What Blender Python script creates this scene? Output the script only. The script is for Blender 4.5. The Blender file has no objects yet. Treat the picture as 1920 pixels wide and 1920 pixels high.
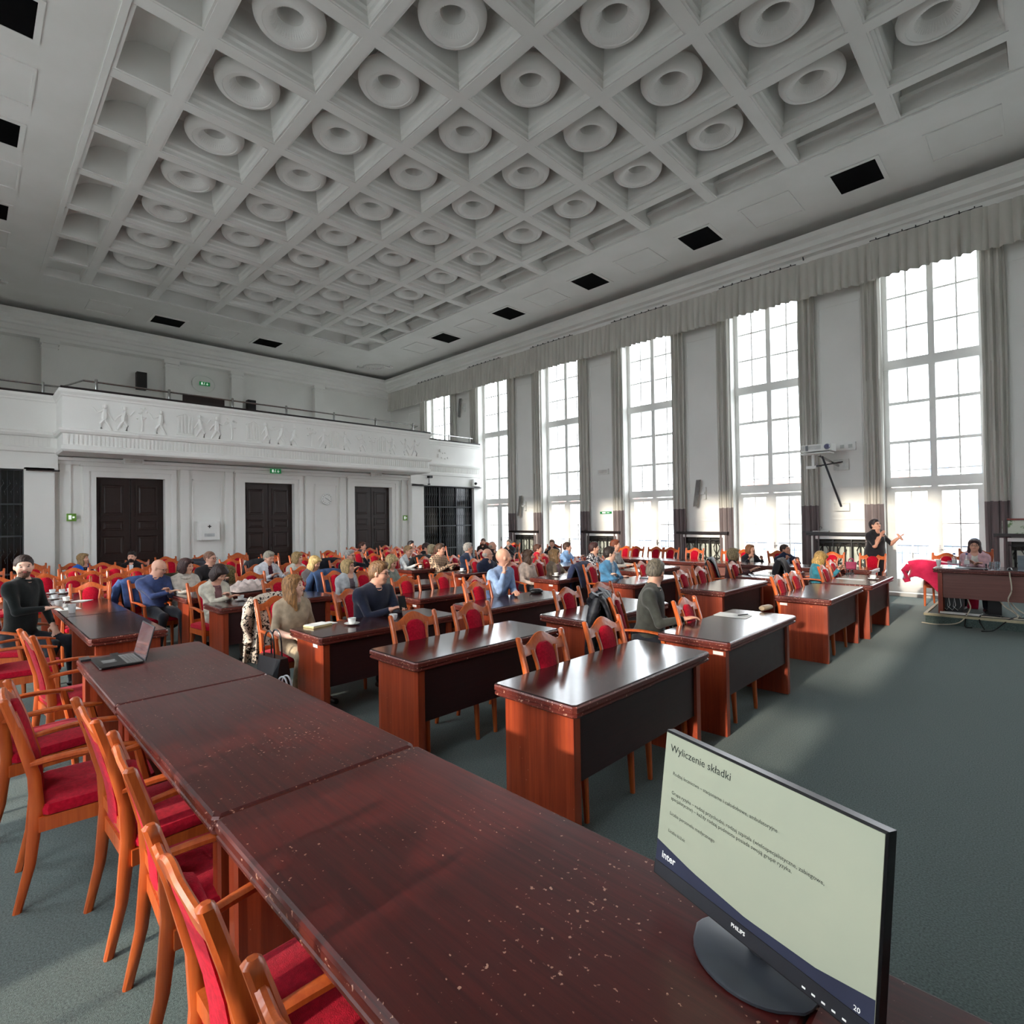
import bpy, math, random
import numpy as np
from mathutils import Vector, Matrix
random.seed(7)
R = math.radians
SC = bpy.context.scene
COL = SC.collection
# ------------------------------------------------------------------ camera, world, sun, exposure
cam_d = bpy.data.cameras.new('camera'); cam = bpy.data.objects.new('camera', cam_d); COL.objects.link(cam)
cam_d.sensor_width = 36.0; cam_d.lens = 36.0 * 1017.7 / 1920.0; cam_d.clip_start = 0.05; cam_d.clip_end = 400
YAW, PIT, ROL = 0.7920, 0.0128, -0.0147
_fw = Vector((-math.cos(YAW) * math.cos(PIT), math.sin(YAW) * math.cos(PIT), math.sin(PIT)))
_r = _fw.cross(Vector((0, 0, 1))).normalized(); _u = _r.cross(_fw)
_r2 = _r * math.cos(ROL) + _u * math.sin(ROL); _u2 = -_r * math.sin(ROL) + _u * math.cos(ROL)
cam.matrix_world = Matrix(((_r2.x, _u2.x, -_fw.x, 0), (_r2.y, _u2.y, -_fw.y, 0), (_r2.z, _u2.z, -_fw.z, 1.75), (0, 0, 0, 1)))
SC.camera = cam
W = bpy.data.worlds.new('sky'); SC.world = W; W.use_nodes = True
_bg = W.node_tree.nodes['Background']; _bg.inputs[0].default_value = (0.95, 0.98, 1.0, 1); _bg.inputs[1].default_value = 6.0
sun_d = bpy.data.lights.new('sun', 'SUN'); sun_d.energy = 4.2; sun_d.angle = R(1.6); sun_d.color = (1.0, 0.87, 0.70)
sun = bpy.data.objects.new('sun', sun_d); COL.objects.link(sun)
sun.rotation_euler = Vector((-0.03, 1.0, -math.tan(R(17.0)))).to_track_quat('-Z', 'Y').to_euler()
SC.view_settings.view_transform = 'Standard'; SC.view_settings.look = 'None'
SC.view_settings.exposure = 0.45; SC.view_settings.gamma = 1.0; SC.view_settings.use_curve_mapping = False
try:
    SC.cycles.use_denoising = True; SC.cycles.max_bounces = 10; SC.cycles.diffuse_bounces = 6
    SC.cycles.transparent_max_bounces = 24; SC.cycles.caustics_reflective = False; SC.cycles.caustics_refractive = False
    SC.cycles.sample_clamp_indirect = 6.0
except Exception:
    pass

# ------------------------------------------------------------------ materials
def lin(c):
    return tuple(((x / 255.0) / 12.92 if x / 255.0 <= 0.04045 else ((x / 255.0 + 0.055) / 1.055) ** 2.4) for x in c)

MATS = {}
def mat(name, rgb, rough=0.6, spec=0.4, metal=0.0, rgb2=None, scale=(8, 8, 8), detail=4, bump=0.0, bscale=60.0, coat=0.0, lo=0.35, hi=0.65, sheen=0.0, emit=0.0):
    if name in MATS: return MATS[name]
    m = bpy.data.materials.new(name); m.use_nodes = True; nt = m.node_tree; b = nt.nodes['Principled BSDF']
    c = lin(rgb) + (1,)
    b.inputs['Base Color'].default_value = c; b.inputs['Roughness'].default_value = rough
    b.inputs['Specular IOR Level'].default_value = spec; b.inputs['Metallic'].default_value = metal
    b.inputs['Coat Weight'].default_value = coat; b.inputs['Coat Roughness'].default_value = 0.12
    b.inputs['Sheen Weight'].default_value = sheen
    tc = nt.nodes.new('ShaderNodeTexCoord')
    if rgb2 is None: rgb2 = tuple(max(0, x * 0.9) for x in rgb)
    mp = nt.nodes.new('ShaderNodeMapping'); mp.inputs['Scale'].default_value = scale
    nt.links.new(tc.outputs['Object'], mp.inputs[0])
    n = nt.nodes.new('ShaderNodeTexNoise'); n.inputs['Scale'].default_value = 1.0; n.inputs['Detail'].default_value = detail
    nt.links.new(mp.outputs[0], n.inputs['Vector'])
    rp = nt.nodes.new('ShaderNodeValToRGB'); rp.color_ramp.elements[0].position = lo; rp.color_ramp.elements[1].position = hi
    rp.color_ramp.elements[0].color = c; rp.color_ramp.elements[1].color = lin(rgb2) + (1,)
    nt.links.new(n.outputs['Fac'], rp.inputs[0]); nt.links.new(rp.outputs[0], b.inputs['Base Color'])
    if bump > 0:
        n2 = nt.nodes.new('ShaderNodeTexNoise'); n2.inputs['Scale'].default_value = bscale; n2.inputs['Detail'].default_value = 3
        nt.links.new(tc.outputs['Object'], n2.inputs['Vector'])
        bp = nt.nodes.new('ShaderNodeBump'); bp.inputs['Strength'].default_value = bump; bp.inputs['Distance'].default_value = 0.01
        nt.links.new(n2.outputs['Fac'], bp.inputs['Height']); nt.links.new(bp.outputs[0], b.inputs['Normal'])
    if emit > 0:
        nt.links.new(rp.outputs[0], b.inputs['Emission Color']); b.inputs['Emission Strength'].default_value = emit
    MATS[name] = m
    return m

def wood(name, rgb, rgb2, rough, axis, fine=70, coat=0.0, scratch=0.0, bands=0.0):
    """varnished wood, grain along the given object axis, with pale chips and scratches"""
    if name in MATS: return MATS[name]
    m = bpy.data.materials.new(name); m.use_nodes = True; nt = m.node_tree; L = nt.links; b = nt.nodes['Principled BSDF']
    b.inputs['Roughness'].default_value = rough; b.inputs['Coat Weight'].default_value = coat; b.inputs['Coat Roughness'].default_value = 0.1
    tc = nt.nodes.new('ShaderNodeTexCoord'); mp = nt.nodes.new('ShaderNodeMapping')
    s = [fine, fine, fine]; s[axis] = fine * 0.04; mp.inputs['Scale'].default_value = s
    L.new(tc.outputs['Object'], mp.inputs[0])
    n = nt.nodes.new('ShaderNodeTexNoise'); n.inputs['Scale'].default_value = 1; n.inputs['Detail'].default_value = 6; n.inputs['Roughness'].default_value = 0.65
    L.new(mp.outputs[0], n.inputs['Vector'])
    rp = nt.nodes.new('ShaderNodeValToRGB'); rp.color_ramp.elements[0].position = 0.32; rp.color_ramp.elements[1].position = 0.68
    rp.color_ramp.elements[0].color = lin(rgb) + (1,); rp.color_ramp.elements[1].color = lin(rgb2) + (1,)
    L.new(n.outputs['Fac'], rp.inputs[0]); out = rp.outputs[0]
    if bands > 0:   # veneer strips side by side
        mp2 = nt.nodes.new('ShaderNodeMapping'); s2 = [bands, bands, bands]; s2[axis] = 0.02; mp2.inputs['Scale'].default_value = s2
        L.new(tc.outputs['Object'], mp2.inputs[0])
        v = nt.nodes.new('ShaderNodeTexVoronoi'); v.inputs['Scale'].default_value = 1.0; L.new(mp2.outputs[0], v.inputs['Vector'])
        sp = nt.nodes.new('ShaderNodeSeparateColor'); L.new(v.outputs['Color'], sp.inputs[0])
        mr = nt.nodes.new('ShaderNodeMapRange'); mr.inputs['To Min'].default_value = 0.78; mr.inputs['To Max'].default_value = 1.15
        L.new(sp.outputs[0], mr.inputs[0])
        mx = nt.nodes.new('ShaderNodeMixRGB'); mx.blend_type = 'MULTIPLY'; mx.inputs[0].default_value = 1
        cb = nt.nodes.new('ShaderNodeCombineColor'); [L.new(mr.outputs[0], cb.inputs[i]) for i in range(3)]
        L.new(out, mx.inputs[1]); L.new(cb.outputs[0], mx.inputs[2]); out = mx.outputs[0]
    if scratch > 0:
        n2 = nt.nodes.new('ShaderNodeTexNoise'); n2.inputs['Scale'].default_value = 62; n2.inputs['Detail'].default_value = 5
        L.new(tc.outputs['Object'], n2.inputs['Vector'])
        n3 = nt.nodes.new('ShaderNodeTexNoise'); n3.inputs['Scale'].default_value = 2.2; L.new(tc.outputs['Object'], n3.inputs['Vector'])
        ad = nt.nodes.new('ShaderNodeMath'); ad.operation = 'MULTIPLY_ADD'; ad.inputs[1].default_value = 0.35
        L.new(n3.outputs['Fac'], ad.inputs[0]); L.new(n2.outputs['Fac'], ad.inputs[2])
        r2 = nt.nodes.new('ShaderNodeValToRGB'); r2.color_ramp.elements[0].position = 1.0 - scratch; r2.color_ramp.elements[1].position = 1.0 - scratch + 0.02
        L.new(ad.outputs[0], r2.inputs[0])
        mx2 = nt.nodes.new('ShaderNodeMixRGB'); mx2.inputs[2].default_value = lin((196, 150, 128)) + (1,)
        L.new(r2.outputs[0], mx2.inputs[0]); L.new(out, mx2.inputs[1]); out = mx2.outputs[0]
    L.new(out, b.inputs['Base Color'])
    nr = nt.nodes.new('ShaderNodeTexNoise'); nr.inputs['Scale'].default_value = 9; nr.inputs['Detail'].default_value = 5; L.new(tc.outputs['Object'], nr.inputs['Vector'])
    mr2 = nt.nodes.new('ShaderNodeMapRange'); mr2.inputs['To Min'].default_value = rough * 0.9; mr2.inputs['To Max'].default_value = rough * 1.12
    L.new(nr.outputs['Fac'], mr2.inputs[0]); L.new(mr2.outputs[0], b.inputs['Roughness'])
    bp = nt.nodes.new('ShaderNodeBump'); bp.inputs['Strength'].default_value = 0.035; bp.inputs['Distance'].default_value = 0.002
    L.new(n.outputs['Fac'], bp.inputs['Height']); L.new(bp.outputs[0], b.inputs['Normal'])
    MATS[name] = m
    return m

PLASTER = mat('white_plaster', (238, 237, 233), 0.85, 0.2, rgb2=(232, 231, 227), scale=(.8, .8, .8), bump=0.05, bscale=30)
CEILW = mat('ceiling_paint', (230, 229, 226), 0.9, 0.15, rgb2=(224, 223, 219), scale=(1.2, 1.2, 1.2), bump=0.08, bscale=25)
JOIN = mat('white_joinery', (236, 236, 233), 0.4, 0.4, rgb2=(230, 230, 226), scale=(3, 3, 3))
DARKDOOR = wood('dark_door_wood', (34, 20, 18), (46, 27, 23), 0.4, 2, 40)
CARPET = mat('green_grey_carpet', (62, 76, 74), 0.95, 0.1, rgb2=(106, 121, 117), scale=(120, 120, 120), detail=8, bump=0.5, bscale=350, lo=.3, hi=.7, sheen=.15)
TOPW = wood('mahogany_top', (60, 17, 18), (92, 31, 28), 0.3, 0, 55, 0.2, 0.15)
EDGEW = wood('worn_table_edge', (84, 32, 28), (112, 50, 40), 0.35, 0, 60, 0.2, 0.185)
TOPD = wood('dark_mahogany_top', (38, 19, 20), (58, 27, 28), 0.2, 0, 60, 0.4, 0.11)
ENDW = wood('red_mahogany_side', (128, 44, 24), (162, 68, 36), 0.36, 2, 40, 0.15, 0.10, 7.0)
FRONTW = wood('dark_front_panel', (40, 17, 20), (54, 24, 26), 0.4, 0, 50)
FRONTB = wood('brown_front_panel', (104, 60, 52), (122, 74, 64), 0.45, 0, 50)
HONEY = wood('honey_beech', (166, 68, 27), (206, 104, 46), 0.33, 2, 30, 0.3)
REDF = mat('crimson_upholstery', (188, 14, 44), 0.9, 0.12, rgb2=(158, 8, 34), scale=(60, 60, 60), bump=0.3, bscale=300, sheen=0.08)
BLACKP = mat('black_plastic', (20, 21, 24), 0.35, 0.5)
DGREY = mat('dark_grey_plastic', (52, 54, 60), 0.3, 0.5)
IRON = mat('black_wrought_iron', (26, 26, 26), 0.45, 0.5)
STEEL = mat('brushed_steel', (190, 190, 188), 0.25, 0.5, 1.0)
CHINA = mat('white_china', (240, 240, 238), 0.15, 0.5)
PAPER = mat('white_paper', (238, 238, 236), 0.8, 0.2)
VOID = mat('black_opening', (6, 6, 8), 0.9, 0.1)
LEDGE = mat('dark_ledge', (34, 24, 24), 0.35, 0.4)
CURL = mat('light_grey_curtain', (204, 201, 193), 0.85, 0.2, rgb2=(194, 191, 183), scale=(4, 4, 1), bump=0.1, bscale=150, sheen=.2)
CURD = mat('taupe_curtain', (128, 116, 116), 0.85, 0.2, rgb2=(116, 105, 106), scale=(4, 4, 1), bump=0.1, bscale=150, sheen=.2)
GREENS = mat('green_sign', (30, 130, 70), 0.4, 0.4, emit=0.25)
SIGNW = mat('sign_white', (235, 245, 235), 0.4, 0.4, emit=0.5)
def glass(name, tint=(0.96, 0.98, 1.0), refl=0.035):
    m = bpy.data.materials.new(name); m.use_nodes = True; nt = m.node_tree; nt.nodes.clear()
    o = nt.nodes.new('ShaderNodeOutputMaterial'); mx = nt.nodes.new('ShaderNodeMixShader'); t = nt.nodes.new('ShaderNodeBsdfTransparent'); g = nt.nodes.new('ShaderNodeBsdfGlossy')
    t.inputs[0].default_value = tint + (1,); g.inputs['Roughness'].default_value = 0.02; mx.inputs[0].default_value = refl
    nt.links.new(t.outputs[0], mx.inputs[1]); nt.links.new(g.outputs[0], mx.inputs[2]); nt.links.new(mx.outputs[0], o.inputs[0])
    return m
GLASS = glass('window_glass'); TUMBLER = glass('clear_tumbler_glass', (0.9, 0.95, 0.97), 0.15)

# ------------------------------------------------------------------ mesh builder
class MB:
    def __init__(s): s.v = []; s.f = []; s.m = []; s.s = []
    def box(s, x0, y0, z0, x1, y1, z1, m=0):
        b = len(s.v)
        s.v += [(x, y, z) for z in (z0, z1) for y in (y0, y1) for x in (x0, x1)]
        for q in ((0, 2, 3, 1), (4, 5, 7, 6), (0, 1, 5, 4), (2, 6, 7, 3), (0, 4, 6, 2), (1, 3, 7, 5)):
            s.f.append([b + i for i in q]); s.m.append(m); s.s.append(False)
        return s
    def loft(s, secs, m=0, smooth=True, caps=True, closed=True):
        b = len(s.v); n = len(secs[0])
        for q in secs: s.v += [tuple(p) for p in q]
        for i in range(len(secs) - 1):
            for j in range(n if closed else n - 1):
                k = (j + 1) % n
                s.f.append([b + i * n + j, b + i * n + k, b + (i + 1) * n + k, b + (i + 1) * n + j]); s.m.append(m); s.s.append(smooth)
        if caps and closed:
            s.f.append([b + j for j in range(n)][::-1]); s.m.append(m); s.s.append(False)
            s.f.append([b + (len(secs) - 1) * n + j for j in range(n)]); s.m.append(m); s.s.append(False)
        return s
    def lathe(s, prof, n=24, c=(0, 0, 0), m=0, caps=True):
        return s.loft([[(c[0] + r * math.cos(2 * PI * j / n), c[1] + r * math.sin(2 * PI * j / n), c[2] + z) for j in range(n)] for r, z in prof], m, True, caps)
    def tube(s, pts, r, n=10, m=0):
        secs = []; P = [Vector(p) for p in pts]
        for i, p in enumerate(P):
            d = (P[min(i + 1, len(P) - 1)] - P[max(i - 1, 0)]).normalized()
            a = d.cross(Vector((0, 0, 1)))
            if a.length < 0.1: a = d.cross(Vector((1, 0, 0)))
            a.normalize(); bb = d.cross(a)
            rr = r[i] if isinstance(r, (list, tuple)) else r
            secs.append([tuple(p + a * rr * math.cos(2 * PI * j / n) + bb * rr * math.sin(2 * PI * j / n)) for j in range(n)])
        return s.loft(secs, m)
    def grid(s, P, m=0, smooth=True):
        b = len(s.v); nu = len(P); nv = len(P[0])
        for row in P: s.v += [tuple(p) for p in row]
        for i in range(nu - 1):
            for j in range(nv - 1):
                s.f.append([b + i * nv + j, b + i * nv + j + 1, b + (i + 1) * nv + j + 1, b + (i + 1) * nv + j]); s.m.append(m); s.s.append(smooth)
        return s
    def frame(s, x0, z0, x1, z1, w, y0, y1, m=0):   # rectangular frame in an xz plane
        s.box(x0, y0, z0, x1, y1, z0 + w, m); s.box(x0, y0, z1 - w, x1, y1, z1, m)
        s.box(x0, y0, z0 + w, x0 + w, y1, z1 - w, m); s.box(x1 - w, y0, z0 + w, x1, y1, z1 - w, m)
        return s
    def tri(s):
        return s
    def mesh(s, name, mats):
        me = bpy.data.meshes.new(name); me.from_pydata(s.v, [], s.f)
        for mm in (mats if isinstance(mats, (list, tuple)) else [mats]): me.materials.append(mm)
        me.polygons.foreach_set('material_index', s.m); me.polygons.foreach_set('use_smooth', s.s)
        me.update()
        if any(s.s): me.set_sharp_from_angle(angle=R(41))
        return me
    def obj(s, name, mats, parent=None, loc=(0, 0, 0), rz=0):
        return ob(name, s.mesh(name, mats), parent, loc, rz)
PI = math.pi
def ob(name, me, parent=None, loc=(0, 0, 0), rz=0, rot=None):
    o = bpy.data.objects.new(name, me); COL.objects.link(o); o.location = loc
    o.rotation_euler = rot if rot else (0, 0, rz)
    if parent: o.parent = parent
    return o
def tag(o, label=None, cat=None, group=None, kind=None):
    if label: o['label'] = label
    if cat: o['category'] = cat
    if group: o['group'] = group
    if kind: o['kind'] = kind
    return o
def empty(name, loc=(0, 0, 0), rz=0, **k):
    o = ob(name, None, None, loc, rz); o.empty_display_size = 0.1
    return tag(o, **k)
def rr(cx, cy, hx, hy, z, c=0.4):
    """chamfered rectangle, 8 points, horizontal"""
    a, b = hx * (1 - c), hy * (1 - c)
    return [(cx + x, cy + y, z) for x, y in ((hx, -b), (hx, b), (a, hy), (-a, hy), (-hx, b), (-hx, -b), (-a, -hy), (a, -hy))]
def smooth_path(pts, n=5):
    P = [Vector(p) for p in pts]; P = [P[0] * 2 - P[1]] + P + [P[-1] * 2 - P[-2]]; out = []
    for i in range(1, len(P) - 2):
        for k in range(n):
            t = k / n; a, b, c, d = P[i - 1], P[i], P[i + 1], P[i + 2]
            out.append(tuple(.5 * (2 * b + (c - a) * t + (2 * a - 5 * b + 4 * c - d) * t * t + (3 * b - a - 3 * c + d) * t ** 3)))
    return out + [tuple(P[-2])]
def interp(x, X, Y):
    return float(np.interp(x, X, Y))
ORD = ['first', 'second', 'third', 'fourth', 'fifth', 'sixth', 'seventh', 'eighth', 'ninth', 'tenth', 'eleventh', 'twelfth', 'thirteenth', 'fourteenth']

# ------------------------------------------------------------------ room dimensions
XL, XU, XR = -15.65, -21.5, 7.2        # lower far wall, upper far wall, near end wall
YW, YB = 13.9, -1.7                    # window wall, opposite wall
ZC = 8.15
WINX = [-1.66 - 3.24 * k for k in range(-2, 6)]
WINL = [-1.95 - 3.24 * k for k in range(4)]     # wider openings of the opposite wall
P0 = 1.52
GX = lambda b: -16.88 + 1.52 * b
GY = lambda a: 2.297 + 1.516 * a
FY0, FY1, FX0, FX1 = 1.43, 10.75, -18.04, 3.78

# floor
MB().box(XU - .4, YB - .5, -0.2, XR + .3, YW + .5, 0).obj('floor', CARPET)['kind'] = 'structure'
# ceiling border, ribs
cb = MB()
zt = ZC + .75
cb.box(XU - .4, YB - .5, ZC, FX0, YW + .5, zt); cb.box(FX1, YB - .5, ZC, XR + .3, YW + .5, zt)
cb.box(FX0, YB - .5, ZC, FX1, FY0, zt); cb.box(FX0, FY1, ZC, FX1, YW + .5, zt)
for ya, yb in ((FY0, GY(0)), (GY(5), FY1)):
    cb.box(FX0, ya, ZC + .2, GX(0), yb, zt)
cb.box(XU - .4, YB - .5, zt, XR + .3, YW + .5, zt + .1)
hw = .115
# raised fillet round the coffered field
for a in ((FX0 - .05, FY0 - .05, FX1 + .05, FY0 + .03), (FX0 - .05, FY1 - .03, FX1 + .05, FY1 + .05), (FX0 - .05, FY0, FX0 + .03, FY1), (FX1 - .03, FY0, FX1 + .05, FY1)):
    cb.box(a[0], a[1], ZC - .03, a[2], a[3], ZC + .02)
for a in range(6):
    y = GY(a); cb.box(FX0, y - hw, ZC + .004, FX1, y + hw, zt); cb.box(FX0, y - hw + .03, ZC - .006, FX1, y + hw - .03, ZC + .01)
for b in range(0, 14):
    x = GX(b); cb.box(x - hw, FY0, ZC + .003, x + hw, FY1, zt); cb.box(x - hw + .03, FY0, ZC - .0065, x + hw - .03, FY1, ZC + .01)
ceiling = cb.obj('ceiling', CEILW); ceiling['kind'] = 'structure'
# coffers: one liner each, rosette ring as sub-part
def coffer_mesh(hx, hy):
    c = MB()
    prof = [(.001, .0), (.001, .06), (.03, .085), (.03, .15), (.055, .18), (.09, .5), (.125, .6)]
    c.loft([[(x * (hx - i), y * (hy - i), z) for x, y in ((-1, -1), (-1, 1), (1, 1), (1, -1))] for i, z in prof], 0, False, False)
    i = .125; c.f.append([len(c.v) + k for k in range(4)]); c.v += [(x * (hx - i), y * (hy - i), .6) for x, y in ((-1, -1), (1, -1), (1, 1), (-1, 1))]; c.m.append(0); c.s.append(False)
    return c.mesh('coffer', CEILW)
cof = coffer_mesh(.645, .643)
rg = MB()
prof = [(.21, .62), (.21, .42), (.30, .415), (.39, .385), (.44, .335), (.458, .28), (.45, .225), (.425, .18), (.385, .155), (.345, .147), (.338, .160), (.312, .160), (.275, .170), (.235, .195), (.203, .232), (.182, .275), (.172, .31), (.166, .31), (.166, .62)]
rg.lathe(prof, 40, caps=False)
for j in range(40):   # fluted inner funnel
    a = 2 * PI * j / 40
    p = [(r * math.cos(a), r * math.sin(a), z) for r, z in ((.250, .184), (.222, .208), (.198, .246), (.184, .28))]
    rg.tube(p, .0045, 4)
ringm = rg.mesh('coffer_ring', CEILW)
for b in range(13):
    for a in range(5):
        c = ob('coffer', cof, ceiling, ((GX(b) + GX(b + 1)) / 2, (GY(a) + GY(a + 1)) / 2, ZC))
        ob('coffer_ring', ringm, c)
# half coffers round the edge with a concave cove towards the border
def half_mesh(hx, L, deep=True):
    c = MB(); P = []
    for i in range(9):
        t = i / 8 * PI / 2
        P.append([(x, L - (L * .86 if deep else .22) * (1 - math.cos(t)), .015 + (.58 if deep else .17) * math.sin(t)) for x in (-hx, hx)])
    if not deep: P.append([(x, L - .23, .24) for x in (-hx, hx)]); P.append([(x, L - .02, .3) for x in (-hx, hx)]); P.append([(x, L - .02, .6) for x in (-hx, hx)])
    c.grid(P); c.box(-hx, 0, .6, hx, L, .62)
    c.box(-hx, L - .09, .0, hx, L, .03)
    q = hx - .006; c.grid([[(-q, L, .03), (-q, L, .6)], [(-q, 0, .03), (-q, 0, .6)]], smooth=False); c.grid([[(q, L, .03), (q, L, .6)], [(q, 0, .03), (q, 0, .6)]], smooth=False)
    return c.mesh('border_coffer', CEILW)
Ly = GY(0) - hw - FY0; hm = half_mesh(.645, Ly); hm2 = half_mesh(.645, FY1 - GY(5) - hw, False)
Lx = GX(0) - hw - FX0; hmx = half_mesh(.643, Lx)
for b in range(13):
    xc = (GX(b) + GX(b + 1)) / 2
    ob('border_coffer', hm, ceiling, (xc, GY(0) - hw, ZC), PI); ob('border_coffer', hm2, ceiling, (xc, GY(5) + hw, ZC), 0)
for a in range(5):
    yc = (GY(a) + GY(a + 1)) / 2
    ob('border_coffer', hmx, ceiling, (GX(0) - hw, yc, ZC), PI / 2)
# fillet panels and black vents in the ceiling border
def sq_frame(w, d, t, h):
    f = MB(); f.box(-w, -d, -h, w, -d + t, 0); f.box(-w, d - t, -h, w, d, 0); f.box(-w, -d + t, -h, -w + t, d - t, 0); f.box(w - t, -d + t, -h, w, d - t, 0)
    return f
vfm = sq_frame(.43, .48, .07, .02).mesh('vent_frame', CEILW); vvm = MB().box(-.36, -.41, -.012, .36, .41, -.002).mesh('vent_void', VOID)
pfm = sq_frame(.5, .5, .035, .02).mesh('ceiling_moulding', CEILW)
def vent(x, y, lab, grp):
    e = empty('ceiling_vent', (x, y, ZC), label=lab, cat='vent', group=grp)
    ob('vent_frame', vfm, e); ob('vent_void', vvm, e)
VX = [-2.45 - 3.12 * k for k in range(-1, 5)]
for k, x in enumerate(VX[1:]):
    vent(x, 11.95, f'black square ceiling vent on window side, {ORD[k]} from the camera', 'black vents above the windows')
for k in range(-2, 6):
    ob('ceiling_moulding', pfm, ceiling, (-2.45 - 3.12 * k + 1.56, 11.95, ZC))
for k, x in enumerate((-5.8, -8.9, -11.8, -14.9)):
    vent(x - .1, .25, f'black square ceiling vent on camera side border, {ORD[k]} from the camera', 'black vents on the left border')
    ob('ceiling_moulding', pfm, ceiling, (x - 1.55, .25, ZC))
for k, y in enumerate((4.57, 7.65)):
    vent(-19.65, y, f'black ceiling vent above the gallery, {"left" if k == 0 else "right"} one', 'black vents above the gallery')
for y in (3.05, 6.1, 9.1): ob('ceiling_moulding', pfm, ceiling, (-19.65, y, ZC))
# plaster wreaths in the ceiling corners
def wreath(x, y):
    w = MB(); pts = []
    for j in range(25):
        a = 2 * PI * j / 24; pts.append((.42 * math.cos(a), .3 * math.sin(a), -.03))
    w.tube(pts, .035, 6)
    for j in range(14):
        a = 2 * PI * j / 14; w.lathe([(.0, -.07), (.05, -.06), (.06, -.03), (.05, 0)], 6, (.42 * math.cos(a), .3 * math.sin(a), 0))
    for sx in (-1, 1):
        w.tube([(sx * .42, 0, -.03), (sx * .6, .1, -.04), (sx * .72, .02, -.04), (sx * .66, -.1, -.03)], .03, 6)
    return w.obj('ceiling_wreath', CEILW, ceiling, (x, y, ZC), .8)
wreath(-19.7, 12.0); wreath(-19.7, .3)

# ------------------------------------------------------------------ walls
def wall_with_openings(name, y0, y1, xs, hwid, ztop):
    w = MB(); edges = sorted(xs); x = XU - .4
    for c in edges:
        w.box(x, y0, 0, c - hwid, y1, ZC); x = c + hwid
        w.box(c - hwid, y0, ztop, c + hwid, y1, ZC); w.box(c - hwid, y0, -.02, c + hwid, y1, .07)
    w.box(x, y0, 0, XR + .3, y1, ZC)
    o = w.obj(name, PLASTER); o['kind'] = 'structure'; return o
wall_n = wall_with_openings('wall_right', YW, YW + .47, WINX, .85, 7.1)
wall_s = wall_with_openings('wall_left', YB - .47, YB, WINL, 1.05, 7.1)
MB().box(XR, YB - .5, 0, XR + .3, YW + .5, ZC).obj('wall_front', PLASTER)['kind'] = 'structure'
# panel mouldings on piers
for k in range(8):
    xc = WINX[k] - 1.62 if k < 7 else WINX[k] - 1.75
    f = MB(); f.frame(xc - .42, 2.35, xc + .42, 6.5, .03, YW - .018, YW + .01); f.box(xc - .4, YW - .015, 1.62, xc + .4, YW + .01, 1.635)
    f.obj('pier_moulding', PLASTER, wall_n)
# cornice running round the walls, built as one profile per wall
def cornice(name, p0, p1, nrm, zshift=0):
    prof = [(.0, 8.15), (.55, 8.15), (.55, 8.03), (.74, 8.03), (.76, 7.98), (.76, 7.86), (.70, 7.80), (.70, 7.68), (.60, 7.64), (.58, 7.58), (.46, 7.56), (.44, 7.50), (.40, 7.44), (.30, 7.42), (.28, 7.34), (.0, 7.32)]
    prof = [(.0, 7.93), (.72, 7.93), (.76, 7.97), (.77, 7.86), (.70, 7.80), (.70, 7.68), (.60, 7.64), (.58, 7.58), (.46, 7.56), (.44, 7.50), (.40, 7.44), (.30, 7.42), (.28, 7.34), (.0, 7.32)]
    m = MB(); p0 = Vector(p0); p1 = Vector(p1); n = Vector(nrm); d = (p1 - p0).normalized()
    m.loft([[tuple(p + n * a + Vector((0, 0, z))) for a, z in prof] for p in (p0, p1)], 0, False)
    o = m.obj(name, PLASTER); o['kind'] = 'structure'; return o
cornice('trim_1', (XU, YW, 0), (XR, YW, 0), (0, -1, 0)); cornice('trim_2', (XU, YB, 0), (XU, YW, 0), (1, 0, 0))
cornice('trim_3', (XU, YB, 0), (XR, YB, 0), (0, 1, 0))

# far walls: upper one behind the gallery, lower one below it
wb = MB(); wb.box(XU - .3, YB - .4, 0, XU, YW + .4, ZC)
wall_far = wb.obj('wall_back', PLASTER); wall_far['kind'] = 'structure'
for y in (1.86, 5.05, 7.15, 10.34):
    MB().box(XU, y - .19, 4.3, XU + .26, y + .19, 7.34).box(XU, y - .23, 7.22, XU + .30, y + .23, 7.34).box(XU, y - .21, 7.1, XU + .28, y + .21, 7.15).obj('pilaster', PLASTER, wall_far)
# gallery floor slab
# lower far wall with three door openings
wl = MB(); doors = (2.86, 6.12, 9.42); hd = .685; zd = 2.86
x0, x1 = XL - .35, XL; y = 1.42
for c in doors:
    wl.box(x0, y, 0, x1, c - hd, 3.3); wl.box(x0, c - hd, zd, x1, c + hd, 3.3); y = c + hd
wl.box(x0, y, 0, x1, 10.78, 3.3)
XG = -15.42
wl.box(XL - .6, 10.78, 0, XG, 11.28, 3.0); wl.box(XL - .6, .92, 0, XG, 1.42, 3.0)      # piers beside the grilles
wl.box(XL - .6, 13.6, 0, XG, YW, 3.0); wl.box(XL - .6, YB, 0, XG, -1.4, 3.0)
wall_low = wl.obj('wall_gallery', PLASTER); wall_low['kind'] = 'structure'
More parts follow.
